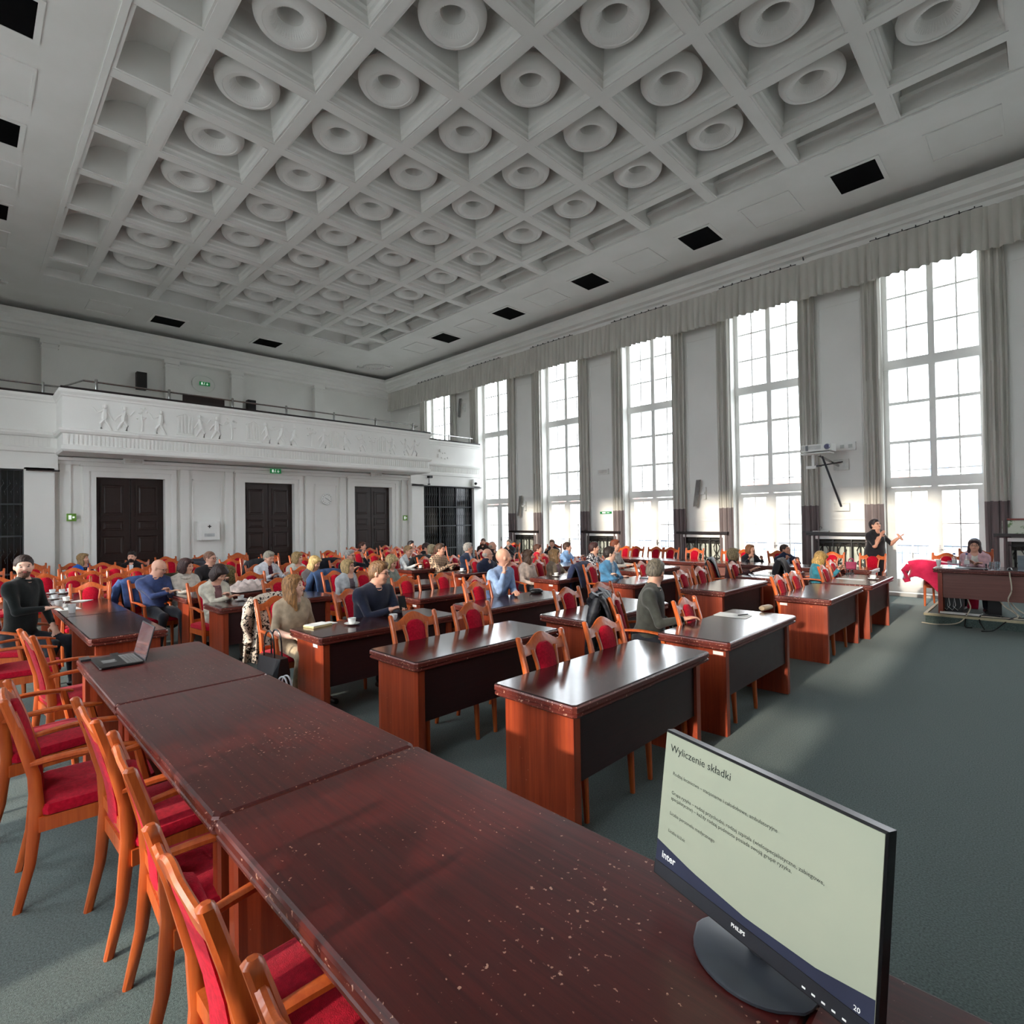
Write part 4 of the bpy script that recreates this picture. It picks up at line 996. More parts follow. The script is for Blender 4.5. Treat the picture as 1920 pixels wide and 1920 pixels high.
    # hair
    if hair != 'bald':
        Q = []; cuts = []
        HH = lambda a, b, c, r, k=.02: Q.append(('e', (H(a, b, c), tuple(t * ss for t in r), MH), 0, k))
        if hair in ('short', 'crop'):
            HH(-.018, 0, .034, (.104, .085, .1)); 
            if hair == 'short': HH(.03, 0, .1, (.06, .062, .03), .03); HH(-.05, 0, -.01, (.062, .078, .07), .02)
            cuts = [('e', (H(.10, 0, -.045), (.085 * ss, .14 * ss, .105 * ss), MH)), ('e', (H(.03, 0, -.11), (.12 * ss, .14 * ss, .075 * ss), MH))]
        elif hair == 'fringe':
            HH(-.03, 0, -.0, (.088, .086, .062)); cuts = [('e', (H(.10, 0, -.0), (.115 * ss, .14 * ss, .13 * ss), MH)), ('e', (H(-.005, 0, .10), (.1 * ss, .09 * ss, .07 * ss), MH)), ('e', (H(0, 0, -.12), (.12 * ss, .14 * ss, .07 * ss), MH))]
        elif hair in ('bob', 'bobl'):
            dz = 0 if hair == 'bob' else -.05
            HH(-.02, 0, .03, (.112, .096, .108)); HH(-.035, 0, -.05 + dz, (.085, .105, .085), .04)
            for s in (-1, 1): HH(.015, s * .078, -.04 + dz, (.05, .026, .085), .03)
            HH(.06, 0, .078, (.05, .07, .032), .03)
            cuts = [('e', (H(.115, 0, -.06), (.085 * ss, .064 * ss, .125 * ss), MH)), ('e', (H(.05, 0, -.15), (.09 * ss, .058 * ss, .09 * ss), MH))]
        elif hair == 'long':
            HH(-.02, 0, .03, (.112, .096, .108)); HH(-.05, 0, -.1, (.07, .105, .14), .05); HH(-.045, 0, -.2, (.055, .12, .09), .05)
            for s in (-1, 1):
                HH(.01, s * .08, -.07, (.05, .03, .13), .03); Q.append(('c', (H(.02, s * .088, -.1), H(.045, s * .075, -.26), .034 * ss, .018 * ss), 0, .04))
            HH(.05, 0, .082, (.05, .07, .03), .03)
            cuts = [('e', (H(.115, 0, -.05), (.085 * ss, .066 * ss, .13 * ss), MH)), ('e', (H(.08, 0, -.17), (.09 * ss, .052 * ss, .12 * ss), MH))]
        V, F = sdf_build(Q, max(.0085, h * .75), cuts)
        rng = np.random.RandomState(int(abs(hx * 100 + hyy * 10)))
        c0 = np.array(Hl); dirv = V - c0; L = np.linalg.norm(dirv, axis=1, keepdims=True) + 1e-6; dv = dirv / L
        wv = np.sin(dv[:, 1] * 34 + np.sin(dv[:, 2] * 9) * 2) * .5 + np.sin(dv[:, 0] * 27 + dv[:, 2] * 11) * .5
        V = V + dv * (.0035 * wv)[:, None]
        if len(F): ob('hair', np_mesh('hair', V, F, [hairm(hc)]), e)
    if glasses:
        g = MB()
        for s in (-1, 1):
            g.tube([H(.104, s * .033 + .022 * math.cos(a) * 1.15, .004 + .019 * math.sin(a)) for a in np.linspace(0, 2 * PI, 13)], .0018, 5)
            g.tube([H(.102, s * .058, .010), H(.05, s * .078, .008), H(-.01, s * .085, .0)], .0017, 4)
        g.tube([H(.106, -.011, .006), H(.109, 0, .009), H(.106, .011, .006)], .0017, 4)
        g.obj('glasses', GLS, e)
    return e, Hl, hands
def checked(name, a, b, s):
    m = bpy.data.materials.new(name); m.use_nodes = True; nt = m.node_tree; bs = nt.nodes['Principled BSDF']; bs.inputs['Roughness'].default_value = .9
    tc = nt.nodes.new('ShaderNodeTexCoord'); ws = []
    for ax in ('X', 'Z', 'Y'):
        w = nt.nodes.new('ShaderNodeTexWave'); w.bands_direction = ax; w.inputs['Scale'].default_value = s; nt.links.new(tc.outputs['Object'], w.inputs['Vector']); ws.append(w)
    mx = nt.nodes.new('ShaderNodeMath'); mx.operation = 'MAXIMUM'; nt.links.new(ws[1].outputs['Fac'], mx.inputs[0]); nt.links.new(ws[2].outputs['Fac'], mx.inputs[1])
    rp = nt.nodes.new('ShaderNodeValToRGB'); rp.color_ramp.elements[0].position = .72; rp.color_ramp.elements[1].position = .8; rp.color_ramp.elements[0].color = lin(a) + (1,); rp.color_ramp.elements[1].color = lin(b) + (1,)
    nt.links.new(mx.outputs[0], rp.inputs[0]); nt.links.new(rp.outputs[0], bs.inputs['Base Color']); return m
def blotch(name, a, b, s, lo=.5, hi=.54):
    m = bpy.data.materials.new(name); m.use_nodes = True; nt = m.node_tree; bs = nt.nodes['Principled BSDF']; bs.inputs['Roughness'].default_value = .9
    tc = nt.nodes.new('ShaderNodeTexCoord'); v = nt.nodes.new('ShaderNodeTexNoise'); v.inputs['Scale'].default_value = s; v.inputs['Detail'].default_value = 1; v.inputs['Distortion'].default_value = 1.6
    nt.links.new(tc.outputs['Object'], v.inputs['Vector']); rp = nt.nodes.new('ShaderNodeValToRGB'); rp.color_ramp.elements[0].position = lo; rp.color_ramp.elements[1].position = hi
    rp.color_ramp.elements[0].color = lin(a) + (1,); rp.color_ramp.elements[1].color = lin(b) + (1,)
    nt.links.new(v.outputs['Fac'], rp.inputs[0]); nt.links.new(rp.outputs[0], bs.inputs['Base Color']); return m
CHECK = checked('brown_check_shirt', (54, 44, 44), (214, 180, 150), 9.0); PATT = blotch('black_white_print', (30, 26, 40), (232, 230, 232), 22)
LEOP = blotch('leopard_print', (34, 28, 28), (214, 198, 182), 26, .43, .46); LACE = blotch('lace_print', (80, 68, 74), (200, 190, 192), 60)

# persons; every seated one also gets the armchair under it
def seated(label, head, yaw, top, chairx=True, chlab=None, dz=0, **k):
    if abs(yaw) <= R(20.5) and not k.pop('keep', False):   # row people look towards the presidium
        yaw = abs(yaw) + R(3); k['hy'] = abs(k.get('hy', 0)) * 1.7 + R(8)
    r_ = person(label, head, yaw, top, **k)
    if chairx:
        ln = k.get('lean', .07); x = head[0] - math.cos(yaw) * (ln - .02); y = head[1] - math.sin(yaw) * (ln - .02)
        chair(x, y, yaw - PI / 2, 'red armchair under ' + (chlab or ('the ' + label)), 'occupied red armchairs', k.get('z0', 0))
    return r_
seated('woman with long light brown hair in beige batwing sweater looking right', (-5.38, 2.33, 1.11), 0, (188, 166, 140), chlab='the woman in beige sweater', pants=(190, 168, 138), hair='long', hc=(176, 126, 76), fem=True, tone=2, hy=R(-18), hp=R(4), arms=((.26, .10, .66), (.30, -.14, .66)), sleeve=True, h=.0085)
navy_ = seated('heavy man in navy shirt and glasses leaning on desk with phone', (-5.18, 3.18, 1.185), R(-6), (36, 40, 58), chlab='the man in navy shirt', hair='short', hc=(142, 104, 70), hp=R(-8), hy=R(-14), lean=.20, fat=1.3, arms=((.52, .02, .83), (.50, -.10, .83)), glasses=True, h=.0085, sc=1.08)
seated('bald man in light blue striped shirt resting chin on hand', (-5.12, 5.02, 1.245), R(-4), (150, 176, 216), chlab='the man in light blue shirt', hair='bald', hc=(190, 160, 140), hy=R(-28), hp=R(4), lean=.22, fat=1.15, arms=((.46, -.06, .81), (.34, -.16, 1.06, .4, -.4, -1, 1)), h=.009, sc=1.05)
seated('man in dark grey jacket turned away, head bowed to the right', (-2.75, 4.78, 1.205), R(20), (62, 64, 60), chlab='the man in dark grey jacket', hair='short', hc=(132, 122, 106), hy=R(-38), hp=R(-25), lean=.10, fat=1.15, arms=('lap', (.38, -.20, .80)), glasses=True, h=.009, sc=1.05)
seated('man in blue sweater with arms folded, dark jacket behind him', (-5.15, 7.50, 1.15), R(0), (82, 138, 180), chlab='the man in blue sweater', hair='short', hc=(56, 44, 40), hy=R(-20), arms=('cross', 'cross'), shirt=(180, 205, 225), h=.011, tone=2)
seated('woman with dark straight hair in cream blouse, arm on chair', (-6.45, 6.93, 1.10), 0, (218, 196, 182), chlab='the woman in cream blouse', hair='bobl', hc=(92, 66, 50), fem=True, hy=R(-16), arms=('lap', 'lap'), h=.011)
seated('blonde woman in taupe cardigan with patterned scarf', (-6.45, 7.63, 1.075), R(-4), (140, 124, 108), chlab='the woman in taupe cardigan', hair='bobl', hc=(164, 128, 88), fem=True, hy=R(-20), hp=R(6), arms=('desk', 'lap'), shirt=(150, 120, 130), h=.011)
seated('woman with short dark hair in black and white patterned blouse', (-6.15, 8.44, 1.17), R(-6), PATT, chlab='the woman in patterned blouse', hair='short', hc=(74, 40, 38), fem=True, fat=1.15, hy=R(-16), arms=('desk', 'lap'), h=.011)
seated('red-haired woman in light grey top beyond man in blue sweater', (-6.1, 9.08, 1.20), R(-6), (176, 172, 168), chlab='the red-haired woman', hair='short', hc=(140, 72, 46), fem=True, hy=R(-10), arms=('desk', 'desk'), h=.012)
seated('man in light blue shirt leaning back by the bright window', (-8.1, 10.05, 1.06), R(-6), (140, 178, 226), chlab='the man in light blue shirt by the window', hair='short', hc=(96, 66, 52), hy=R(-14), arms=('desk', 'desk'), h=.013)
seated('man in dark suit and open white shirt by second-last radiator', (-10.4, 12.2, 1.0), R(-60), (36, 36, 44), chlab='the man in dark suit by radiator', hair='short', hc=(120, 84, 66), shirt=(236, 236, 240), arms=('desk', 'desk'), h=.013)
seated('young man in bright red jacket leaning on his arm', (-8.4, 9.35, 1.04), R(-10), (206, 34, 58), chlab='the man in red jacket', hair='short', hc=(98, 58, 44), shirt=(40, 30, 34), hy=R(-8), arms=('desk2', 'desk2'), h=.013)
seated('grey-bearded man in black jacket beside the radiator cover', (-12.2, 12.2, .98), R(-70), (38, 38, 46), chlab='the grey-bearded man', hair='crop', hc=(120, 110, 104), beard=(216, 210, 206), arms=('desk', 'desk'), h=.014)
seated('bald man seated in back by the curtain', (-10.0, 9.42, 1.075), R(-6), (52, 44, 44), chlab='the bald man by the curtain', hair='fringe', hc=(198, 180, 160), hy=R(-16), hp=R(8), arms=('lap', 'lap'), h=.014)
seated('brown-bearded man in dark coat at the far corner curtain', (-13.3, 12.1, 1.0), R(-60), (58, 48, 44), chlab='the brown-bearded man', hair='crop', hc=(104, 70, 52), beard=(110, 66, 50), arms=('lap', 'lap'), h=.014)
seated('elderly white-haired man in navy sweater behind man in blue shirt', (-7.7, 7.12, 1.07), 0, (44, 48, 72), chlab='the elderly man in navy sweater', hair='fringe', hc=(214, 206, 196), hy=R(-20), glasses=True, arms=('desk', 'lap'), fat=1.15, h=.012)
seated('white-haired man in navy zip jacket looking at the camera side', (-8.9, 7.66, 1.13), R(-14), (46, 58, 84), chlab='the man in navy zip jacket', hair='short', hc=(206, 200, 192), hy=R(-22), shirt=(170, 180, 200), glasses=True, arms=('desk2', 'desk2'), fat=1.15, h=.012)
seated('man in brown checked shirt leaning on desk', (-9.0, 6.98, 1.14), R(-4), CHECK, chlab='the man in checked shirt', hair='short', hc=(92, 66, 50), hy=R(-10), lean=.16, arms=('desk', 'desk2'), h=.012, sc=1.03)
seated('blonde woman partly hidden behind man in checked shirt', (-9.9, 7.45, 1.09), R(-4), (206, 202, 190), chlab='the hidden blonde woman', hair='bob', hc=(208, 188, 150), fem=True, hy=R(-10), arms=('lap', 'lap'), h=.013)
seated('person in black with glasses near the dark grille', (-10.9, 8.02, 1.07), R(-20), (24, 24, 28), chlab='the person in black with glasses', hair='short', hc=(62, 42, 40), hy=R(-5), hp=R(-14), glasses=True, arms=('desk2', 'desk2'), h=.013)
seated('dark-haired woman behind the woman in white shirt', (-12.4, 8.62, 1.08), R(-10), (190, 178, 172), chlab='the dark-haired woman at the back', hair='short', hc=(34, 28, 34), fem=True, arms=('lap', 'lap'), h=.014)
seated('woman with short fair hair and glasses in open white shirt', (-9.75, 6.70, 1.10), R(-16), (222, 226, 228), chlab='the woman in white shirt', hair='short', hc=(186, 148, 106), fem=True, shirt=(40, 40, 56), glasses=True, hp=R(-12), arms=('desk', 'desk'), h=.012)
seated('blonde woman in grey-green sweater looking down', (-7.6, 4.90, 1.085), R(-12), (134, 138, 128), chlab='the woman in grey-green sweater', hair='bobl', hc=(214, 184, 130), fem=True, hp=R(-22), fat=1.15, arms=('desk2', 'desk2'), h=.011)
seated('dark-haired young man seated against the third dark door', (-13.0, 7.48, 1.08), R(-6), (68, 66, 76), chlab='the young man before the third door', hair='short', hc=(84, 50, 40), hy=R(-20), arms=('lap', 'lap'), h=.014)
seated('grey-haired man with glasses holding a cup to his face', (-9.9, 5.42, 1.07), R(-4), (34, 38, 46), chlab='the grey-haired man with raised hand', hair='short', hc=(186, 182, 176), hy=R(-10), glasses=True, arms=((.28, .16, 1.04, .3, 1, -1, 1), 'desk'), h=.012)
seated('woman with blonde bob and glasses in light grey cape', (-7.6, 4.13, 1.06), R(2), (186, 188, 190), chlab='the woman in grey cape', hair='bob', hc=(204, 172, 118), fem=True, fat=1.15, hy=R(-10), hp=R(8), shirt=(110, 96, 104), glasses=True, arms=('lap', 'lap'), h=.011)
seated('blonde woman in dark grey top looking down at desk', (-8.9, 4.22, 1.055), R(-4), (86, 82, 86), chlab='the woman in dark grey top', hair='bobl', hc=(214, 182, 120), fem=True, hp=R(-22), hy=R(-10), arms=('desk2', 'desk2'), h=.012)
seated('woman with short blonde bob in white jumper', (-9.9, 4.36, 1.085), 0, (206, 202, 190), chlab='the woman in white jumper', hair='bob', hc=(188, 154, 102), fem=True, hy=R(-14), arms=('lap', 'lap'), h=.012)
seated('grey-haired man in white shirt and maroon vest reading papers', (-10.1, 3.92, 1.11), R(-10), (228, 228, 234), chlab='the man in maroon vest', hair='short', hc=(188, 178, 160), shirt=(84, 30, 44), hp=R(-20), fat=1.2, arms=('desk', 'desk'), h=.012)
seated('man in dark jacket and glasses with cropped reddish hair', (-10.1, 2.95, 1.155), R(-4), (42, 38, 40), chlab='the man in dark jacket with cropped hair', hair='crop', hc=(150, 108, 88), hy=R(-12), glasses=True, arms=('desk', 'desk'), h=.012)
seated('woman with dark bob in cream blazer, head bowed over desk', (-7.62, 2.33, 1.105), R(-4), (206, 198, 180), chlab='the woman in cream blazer', hair='bob', hc=(58, 38, 34), fem=True, hp=R(-38), hy=R(-8), lean=.12, shirt=(130, 90, 92), pants=(214, 208, 190), arms=('desk2', 'desk2'), h=.010)
seated('woman with dark brown hair in cream roll-neck sweater', (-8.9, 2.28, 1.135), R(0), (206, 196, 184), chlab='the woman in roll-neck sweater', hair='bob', hc=(72, 44, 42), fem=True, fat=1.1, hy=R(-16), hp=R(-4), scarf=True, pants=(220, 214, 206), arms=('desk', 'desk2'), h=.011)
seated('bald man with glasses in blue sweater looking at his phone', (-8.85, 1.93, 1.14), R(10), (58, 72, 116), chlab='the bald man in blue sweater', hair='bald', hc=(190, 150, 130), hp=R(-25), hy=R(-18), glasses=True, fat=1.1, arms=('desk2', 'desk2'), h=.011)
seated('smiling bearded man in dark suit and bow tie at the back', (-13.9, 2.54, 1.06), R(-25), (26, 24, 28), chlab='the man in bow tie', hair='short', hc=(40, 30, 28), beard=(44, 32, 30), shirt=(236, 236, 240), arms=('lap', 'lap'), h=.013)
seated('woman with wavy blonde hair in bright blue jacket at the back', (-13.9, 1.72, 1.07), R(-20), (38, 96, 190), chlab='the woman in bright blue jacket', hair='bobl', hc=(170, 136, 92), fem=True, hp=R(8), hy=R(-10), shirt=(34, 40, 48), arms=('lap', 'lap'), h=.013)
black_ = seated('man in black sweater holding white cup beside the narrow table', (-7.75, .46, 1.32), R(50), (24, 28, 28), chlab='the man in black sweater', hair='crop', hc=(58, 40, 34), beard=(128, 92, 76), hy=R(-48), fat=1.1, arms=('lap', (.34, -.06, .88)), h=.010, tone=2, sc=1.03)
seated('woman with blonde bob and glasses in brown quilted jacket', (-3.9, 9.42, 1.075), R(-6), (78, 50, 54), chlab='the woman in brown quilted jacket', hair='bob', hc=(176, 154, 114), fem=True, hy=R(-14), hp=R(6), shirt=(170, 160, 150), glasses=True, arms=('desk', 'desk'), h=.011)
seated('woman with brown bob in dark cardigan and white top', (-4.68, 12.2, 1.0), R(-50), (40, 38, 48), chlab='the woman in dark cardigan', hair='bob', hc=(146, 96, 62), fem=True, hy=R(28), hp=R(8), shirt=(240, 236, 230), arms=('desk', 'desk'), h=.011)
seated('man in navy blazer and light blue shirt looking up', (-3.94, 12.15, 1.02), R(-50), (44, 50, 76), chlab='the man in navy blazer', hair='crop', hc=(84, 64, 58), hy=R(40), hp=R(14), shirt=(170, 196, 226), tone=1, arms=('desk', 'desk'), h=.011)
seated('blonde woman in teal top looking down, dark bag behind her', (-2.75, 10.2, 1.01), R(-6), (58, 132, 152), chlab='the blonde woman in teal', hair='bobl', hc=(208, 168, 100), fem=True, hp=R(-30), hy=R(-20), arms=('desk2', 'desk2'), h=.010)
spk, sH, sHands = person('standing speaker in long black dress holding a microphone', (-2.44, 12.7, 1.52), R(-35), (36, 34, 40), pants=(34, 32, 38), hair='short', hc=(40, 28, 34), tone=0, fem=True, fat=1.15, stand=True, skirt=True, lean=.02, hy=R(10), hp=R(14), arms=((.25, .30, 1.27, .1, .9, -1, 1), (.16, -.02, 1.30, .1, -.6, -1, 1)), sleeve=True, glasses=True, h=.0085, sc=1.02)
seated('woman with dark bob, glasses and pale pink blazer at presidium desk', (-.87, 11.72, 1.20), R(-88), (222, 178, 186), chlab='the woman in pale pink blazer', hair='bobl', hc=(74, 46, 50), fem=True, fat=1.12, shirt=(224, 224, 212), glasses=True, arms=('desk2', 'desk2'), h=.0085, z0=.155, table=.74)

# ------------------------------------------------------------------ small objects
def text_mesh(txt, width, mt, depth=.0004, bold=0.0):
    c = bpy.data.curves.new('lettering', 'FONT'); c.body = txt; c.size = 1.0; c.extrude = 0.0; c.offset = bold; c.resolution_u = 2
    o = bpy.data.objects.new('tmp', c); COL.objects.link(o); bpy.context.view_layer.update()
    me = bpy.data.meshes.new_from_object(o); bpy.data.objects.remove(o)
    xs = [v.co.x for v in me.vertices]; s = width / (max(xs) - min(xs)); x0 = min(xs)
    me.transform(Matrix.Scale(s, 4) @ Matrix.Translation((-x0, 0, 0)) )
    me.transform(Matrix.Rotation(PI / 2, 4, 'X')); me.materials.clear(); me.materials.append(mt)
    return me
# monitor
wd = .545; myaw = -.303; tl = .148
mon = empty('monitor', (-.491, 1.206, .76), myaw, label='black desktop monitor showing a pale slide of Polish text, on long table', cat='monitor')
Z0 = .8502 - .76; RX = (-tl, 0, 0)      # tilt back
def mp(o, d=0): o.location = (0, 0, Z0); o.rotation_euler = (-tl, 0, 0); return o
b = MB(); b.loft([[(x * (wd * .506 - i), y, z) for x, z in ((1, -.036 + i), (1, wd * .607 - i), (-1, wd * .607 - i), (-1, -.036 + i))] for i, y in ((.004, -.004), (.0, -.001), (.0, .024), (.03, .03), (.06, .042))], 0, False)
b.box(-wd * .506, -.0045, -.036, wd * .506, -.003, -.001)
mp(b.obj('monitor_case', BLACKP, mon))
mp(MB().box(-wd * .5, -.0055, -.033, wd * .5, -.0045, -.001).obj('lower_bezel', DGREY, mon))
SCR = mat('lit_slide', (166, 171, 150), .4, .3, rgb2=(162, 168, 148), emit=.30)
scr = mp(MB().box(-wd * .498, -.006, .001, wd * .498, -.0042, wd * .597).obj('screen', SCR, mon))
NAVY = mat('slide_navy', (44, 48, 66), .4, .3, emit=.5); INK = mat('slide_ink', (52, 60, 56), .5, .2); WHT = mat('slide_white', (228, 230, 226), .5, .2, emit=.5)
bd = MB(); us = np.linspace(-.498, .498, 21); top_ = [np.interp(u, [-.498, -.278, .006, .3, .498], [.097, .060, .036, .046, .082]) for u in us]
bd.grid([[(u * wd, -.0064, .001) for u in us], [(u * wd, -.0064, t * wd) for u, t in zip(us, top_)]], smooth=False); bd.obj('slide_band', NAVY, scr)
for txt, u0, u1, v, mt, bo in (('Wyliczenie składki', -.464, -.112, .520, INK, .0), ('Rodzaj lecznictwa – stacjonarne i całodobowe, ambulatoryjne', -.434, .119, .418, INK, 0),
    ('Grupa ryzyka – rodzaj przychodni, rodzaj szpitala (wielospecjalistyczne, zabiegowe,', -.433, .312, .331, INK, 0), ('specjalistyczne) – każdy rodzaj podmiotu posiada swoją grupę ryzyka.', -.433, .188, .305, INK, 0),
    ('Liczba personelu medycznego', -.432, -.168, .237, INK, 0), ('Liczba łóżek', -.432, -.328, .158, INK, 0), ('inter', -.459, -.374, .03, WHT, .02), ('20', .433, .455, .008, WHT, .01)):
    ob('slide_text', text_mesh(txt, (u1 - u0) * wd, mt, bold=bo), scr, (u0 * wd, -.0068, v * wd))
t_ = mp(ob('brand_lettering', text_mesh('PHILIPS', .066 * wd, WHT, bold=.02), mon)); t_.parent = mon
t_.matrix_local = Matrix.Translation((0, 0, Z0)) @ Matrix.Rotation(-tl, 4, 'X') @ Matrix.Translation((-.055 * wd, -.0058, -.034 * wd))
bt = MB()
for k in range(5): bt.box((.255 + k * .036) * wd, -.0062, -.05 * wd, (.268 + k * .036) * wd, -.0054, -.044 * wd)
mp(bt.obj('button_marks', WHT, mon))
st = MB(); st.loft([[(r * 1.15 * math.cos(a) * (1 if math.sin(a) > -.2 else .95), .02 + r * .9 * math.sin(a), z) for a in np.linspace(0, 2 * PI, 33)[:-1]] for r, z in ((.118, 0), (.122, .003), (.122, .009), (.116, .013), (.0, .0135))], 0, True)
st.obj('stand_base', mat('stand_grey', (70, 74, 82), .35, .5), mon)
MB().loft([rr(0, .045, .022, .014, z, .4) for z in (.012, .20)], 0, False).box(-.045, .03, .12, .045, .06, .25).obj('stand_neck', DGREY, mon)
# laptop on the far end of the long table
lp = empty('laptop', (-4.785, .915, .762), 0, label='open thin black laptop at far end of long table', cat='laptop')
MB().loft([rr(0, -.13, .185 - i, .13 - i, z, .08) for i, z in ((.004, 0), (0, .003), (0, .013), (.003, .015))], 0, False).obj('laptop_base', BLACKP, lp)
kb = MB()
for r_ in range(5):
    for c_ in range(14): kb.box(-.165 + c_ * .0237, -.1 + r_ * .019, .015, -.146 + c_ * .0237, -.085 + r_ * .019, .0168)
kb.box(-.05, -.22, .0148, .05, -.14, .0156)
k_ = kb.obj('keyboard', mat('keycap_grey', (118, 118, 120), .5), lp); 
l = MB(); l.box(-.185, 0, 0, .185, .006, .245); lid = l.obj('laptop_lid', DGREY, lp, (0, .0, .012)); lid.rotation_euler = (-R(14), 0, 0)
MB().box(-.175, -.0012, .012, .175, -.0002, .237).obj('laptop_screen', mat('laptop_screen_reflection', (92, 78, 82), .08, .6), lid)  # pinkish grey is the table's reflection put into the screen colour
MB().box(-.3, -.13, -.0, -.2, -.08, .012).obj('dongle', BLACKP, lp)
tag(MB().box(-5.1, .60, .761, -4.99, .66, .775).obj('phone', DGREY), 'small dark phone beside laptop at table corner', 'phone')
# cups
def cup_mesh(tall):
    m = MB()
    if not tall: m.lathe([(.022, .0), (.026, .003), (.036, .03), (.039, .058), (.036, .058), (.033, .03), (.0, .008)], 20)
    else: m.lathe([(.028, .0), (.031, .003), (.038, .10), (.035, .10), (.029, .01), (0, .008)], 20)
    return m.mesh('cup_body', CHINA)
CUPM, CUPT = cup_mesh(False), cup_mesh(True)
HND = MB().tube([(.035, 0, .048), (.055, 0, .05), (.06, 0, .034), (.05, 0, .02), (.032, 0, .016)], .0045, 6).mesh('cup_handle', CHINA)
SAU = MB().lathe([(.0, .002), (.03, .0), (.045, .004), (.072, .014), (.074, .016), (.05, .008), (.03, .006), (0, .006)], 24).mesh('saucer', CHINA)
COF = MB().lathe([(.0, .045), (.036, .045)], 16, caps=False).mesh('drink', mat('dark_drink', (40, 24, 16), .1))
def cup(x, y, lab, saucer=True, tall=False, z=.762, rz=2.6, coffee=True):
    e = empty('coffee_cup', (x, y, z), rz, label=lab, cat='cup')
    dz = .006 if saucer else 0
    ob('cup_body', CUPT if tall else CUPM, e, (0, 0, dz))
    if not tall: ob('cup_handle', HND, e, (0, 0, dz))
    if coffee and not tall: ob('drink', COF, e, (0, 0, dz))
    if saucer: ob('saucer', SAU, e)
cup(-4.76, 2.62, 'white cup on saucer beside notebook, in front of navy man'); cup(-4.66, 3.02, 'white cup with small dark mark, near navy man hands', False, rz=3.4)
cup(-7.36, 2.50, 'white cup on saucer before the woman in cream blazer'); cup(-8.22, 2.16, 'tall white mug at desk corner before woman in roll-neck', False, True)
cup(-9.2, 6.62, 'white cup on saucer before the woman in white shirt'); cup(-7.9, 7.30, 'white cup on saucer between checked man and navy jacket man')
cup(-7.95, 6.68, 'white cup at near corner of desk before checked man'); cup(-8.4, 4.42, 'white cup beside the woman in dark grey top')
cup(-5.97, 7.1, 'white cup on saucer before the woman in taupe cardigan'); cup(-5.95, 7.8, 'white cup on saucer left of woman in patterned blouse')
cup(-5.6, 9.2, 'white cup on desk by windows right of red-haired woman'); cup(-1.88, 9.6, 'small glass cup on front desk nearest windows', True)
cup(-7.86, .87, 'white ribbed tumbler cup on the narrow dark table', False, True)
for k in range(3): cup(-10.3 + .09 * (k % 2), .92 + .1 * k, f'white cup on stacked saucers, far end of narrow table, {ORD[k]} from left', True)
cup(-9.5, .87, 'lone white cup and saucer midway on narrow dark table'); cup(-9.1, .95, 'white cup and saucer beside crumpled napkin on narrow table')
# papers
def sheet(x, y, rz, lab, w=.21, d=.297, n=1, mt=None, cat='paper', name='paper', th=.0012, z=.7612):
    m = MB(); rnd = random.Random(int(x * 91 + y * 57))
    for k in range(n): a = rnd.uniform(-.015, .015); m.box(-w / 2 + a, -d / 2 + a, k * th * 1.2, w / 2 + a, d / 2 + a, k * th * 1.2 + th)
    return tag(m.obj(name, mt or PAPER, None, (x, y, z), rz), lab, cat)
sheet(-2.24, 5.36, R(95), 'white paper sheets on front row desk, pen lying on top', n=3)
tag(MB().tube([(-.07, 0, 0), (.06, 0, 0), (.072, 0, 0)], [.005, .005, .001]).obj('pen', BLACKP, None, (-2.16, 5.42, .772), R(70)), 'dark pen lying on the white paper', 'pen')
c_ = MB(); c_.loft([[(x, .038 * s * math.cos(a), .03 + .028 * s * math.sin(a)) for a in np.linspace(0, 2 * PI, 13)[:-1]] for x, s in ((-.09, .3), (-.085, .8), (-.05, 1), (.05, 1), (.085, .8), (.09, .3))])
tag(c_.obj('spectacle_case', mat('beige_case', (196, 170, 138), .5), None, (-2.10, 5.86, .762), R(80)), 'beige spectacle case beside the white paper', 'case')
nb = empty('notebook', (-4.95, 2.37, .762), R(12), label='cream notebook with loose note on top, on desk of beige woman', cat='notebook')
MB().box(-.075, -.105, 0, .075, .105, .016).obj('notebook_cover', mat('cream_cover', (232, 208, 150), .6), nb); MB().box(-.07, -.10, .016, .075, .10, .02).obj('page_block', PAPER, nb)
MB().box(-.09, .03, .0, .04, .2, .003).obj('loose_note', PAPER, nb)
sheet(-7.1, 4.75, R(80), 'white papers before blonde woman in grey-green sweater', n=3); sheet(-7.12, 4.35, R(100), 'white paper before woman in grey cape')
sheet(-9.75, 4.2, R(85), 'white papers read by man in maroon vest', n=4); sheet(-7.2, 2.85, R(60), 'white sheet under cup of cream blazer woman')
sheet(-8.3, .87, R(95), 'white sheet under tumbler on narrow dark table'); sheet(-9.0, 1.1, R(50), 'crumpled white napkins on narrow dark table', .15, .15, 5)
sheet(-2.15, 9.45, R(85), 'white strip of papers on front desk nearest windows', .12, .35, 2); sheet(-3.35, 9.25, R(80), 'white paper on second row desk by spectacles', n=2)
sheet(-5.9, 7.45, R(90), 'white paper on desk between two coffee cups'); sheet(-4.65, 7.8, R(90), 'dark notepad on desk of man in blue sweater', .14, .2, 1, DGREY, 'notebook', 'notebook', .01)
sheet(-5.5, 9.6, R(80), 'dark notebook on fourth row desk by windows', .15, .22, 1, DGREY, 'notebook', 'notebook', .012)
sheet(-.85, 10.98, R(80), 'dark tablet lying on presidium desk before woman in pink', .24, .34, 1, DGREY, 'tablet', 'tablet', .01, .878)
g = MB()
for s in (-1, 1): g.tube([(s * .034 + .024 * math.cos(a), 0, .02 + .02 * math.sin(a)) for a in np.linspace(0, 2 * PI, 13)], .003, 5); g.tube([(s * .058, 0, .03), (s * .062, .06, .028), (s * .05, .12, .012)], .0025, 4)
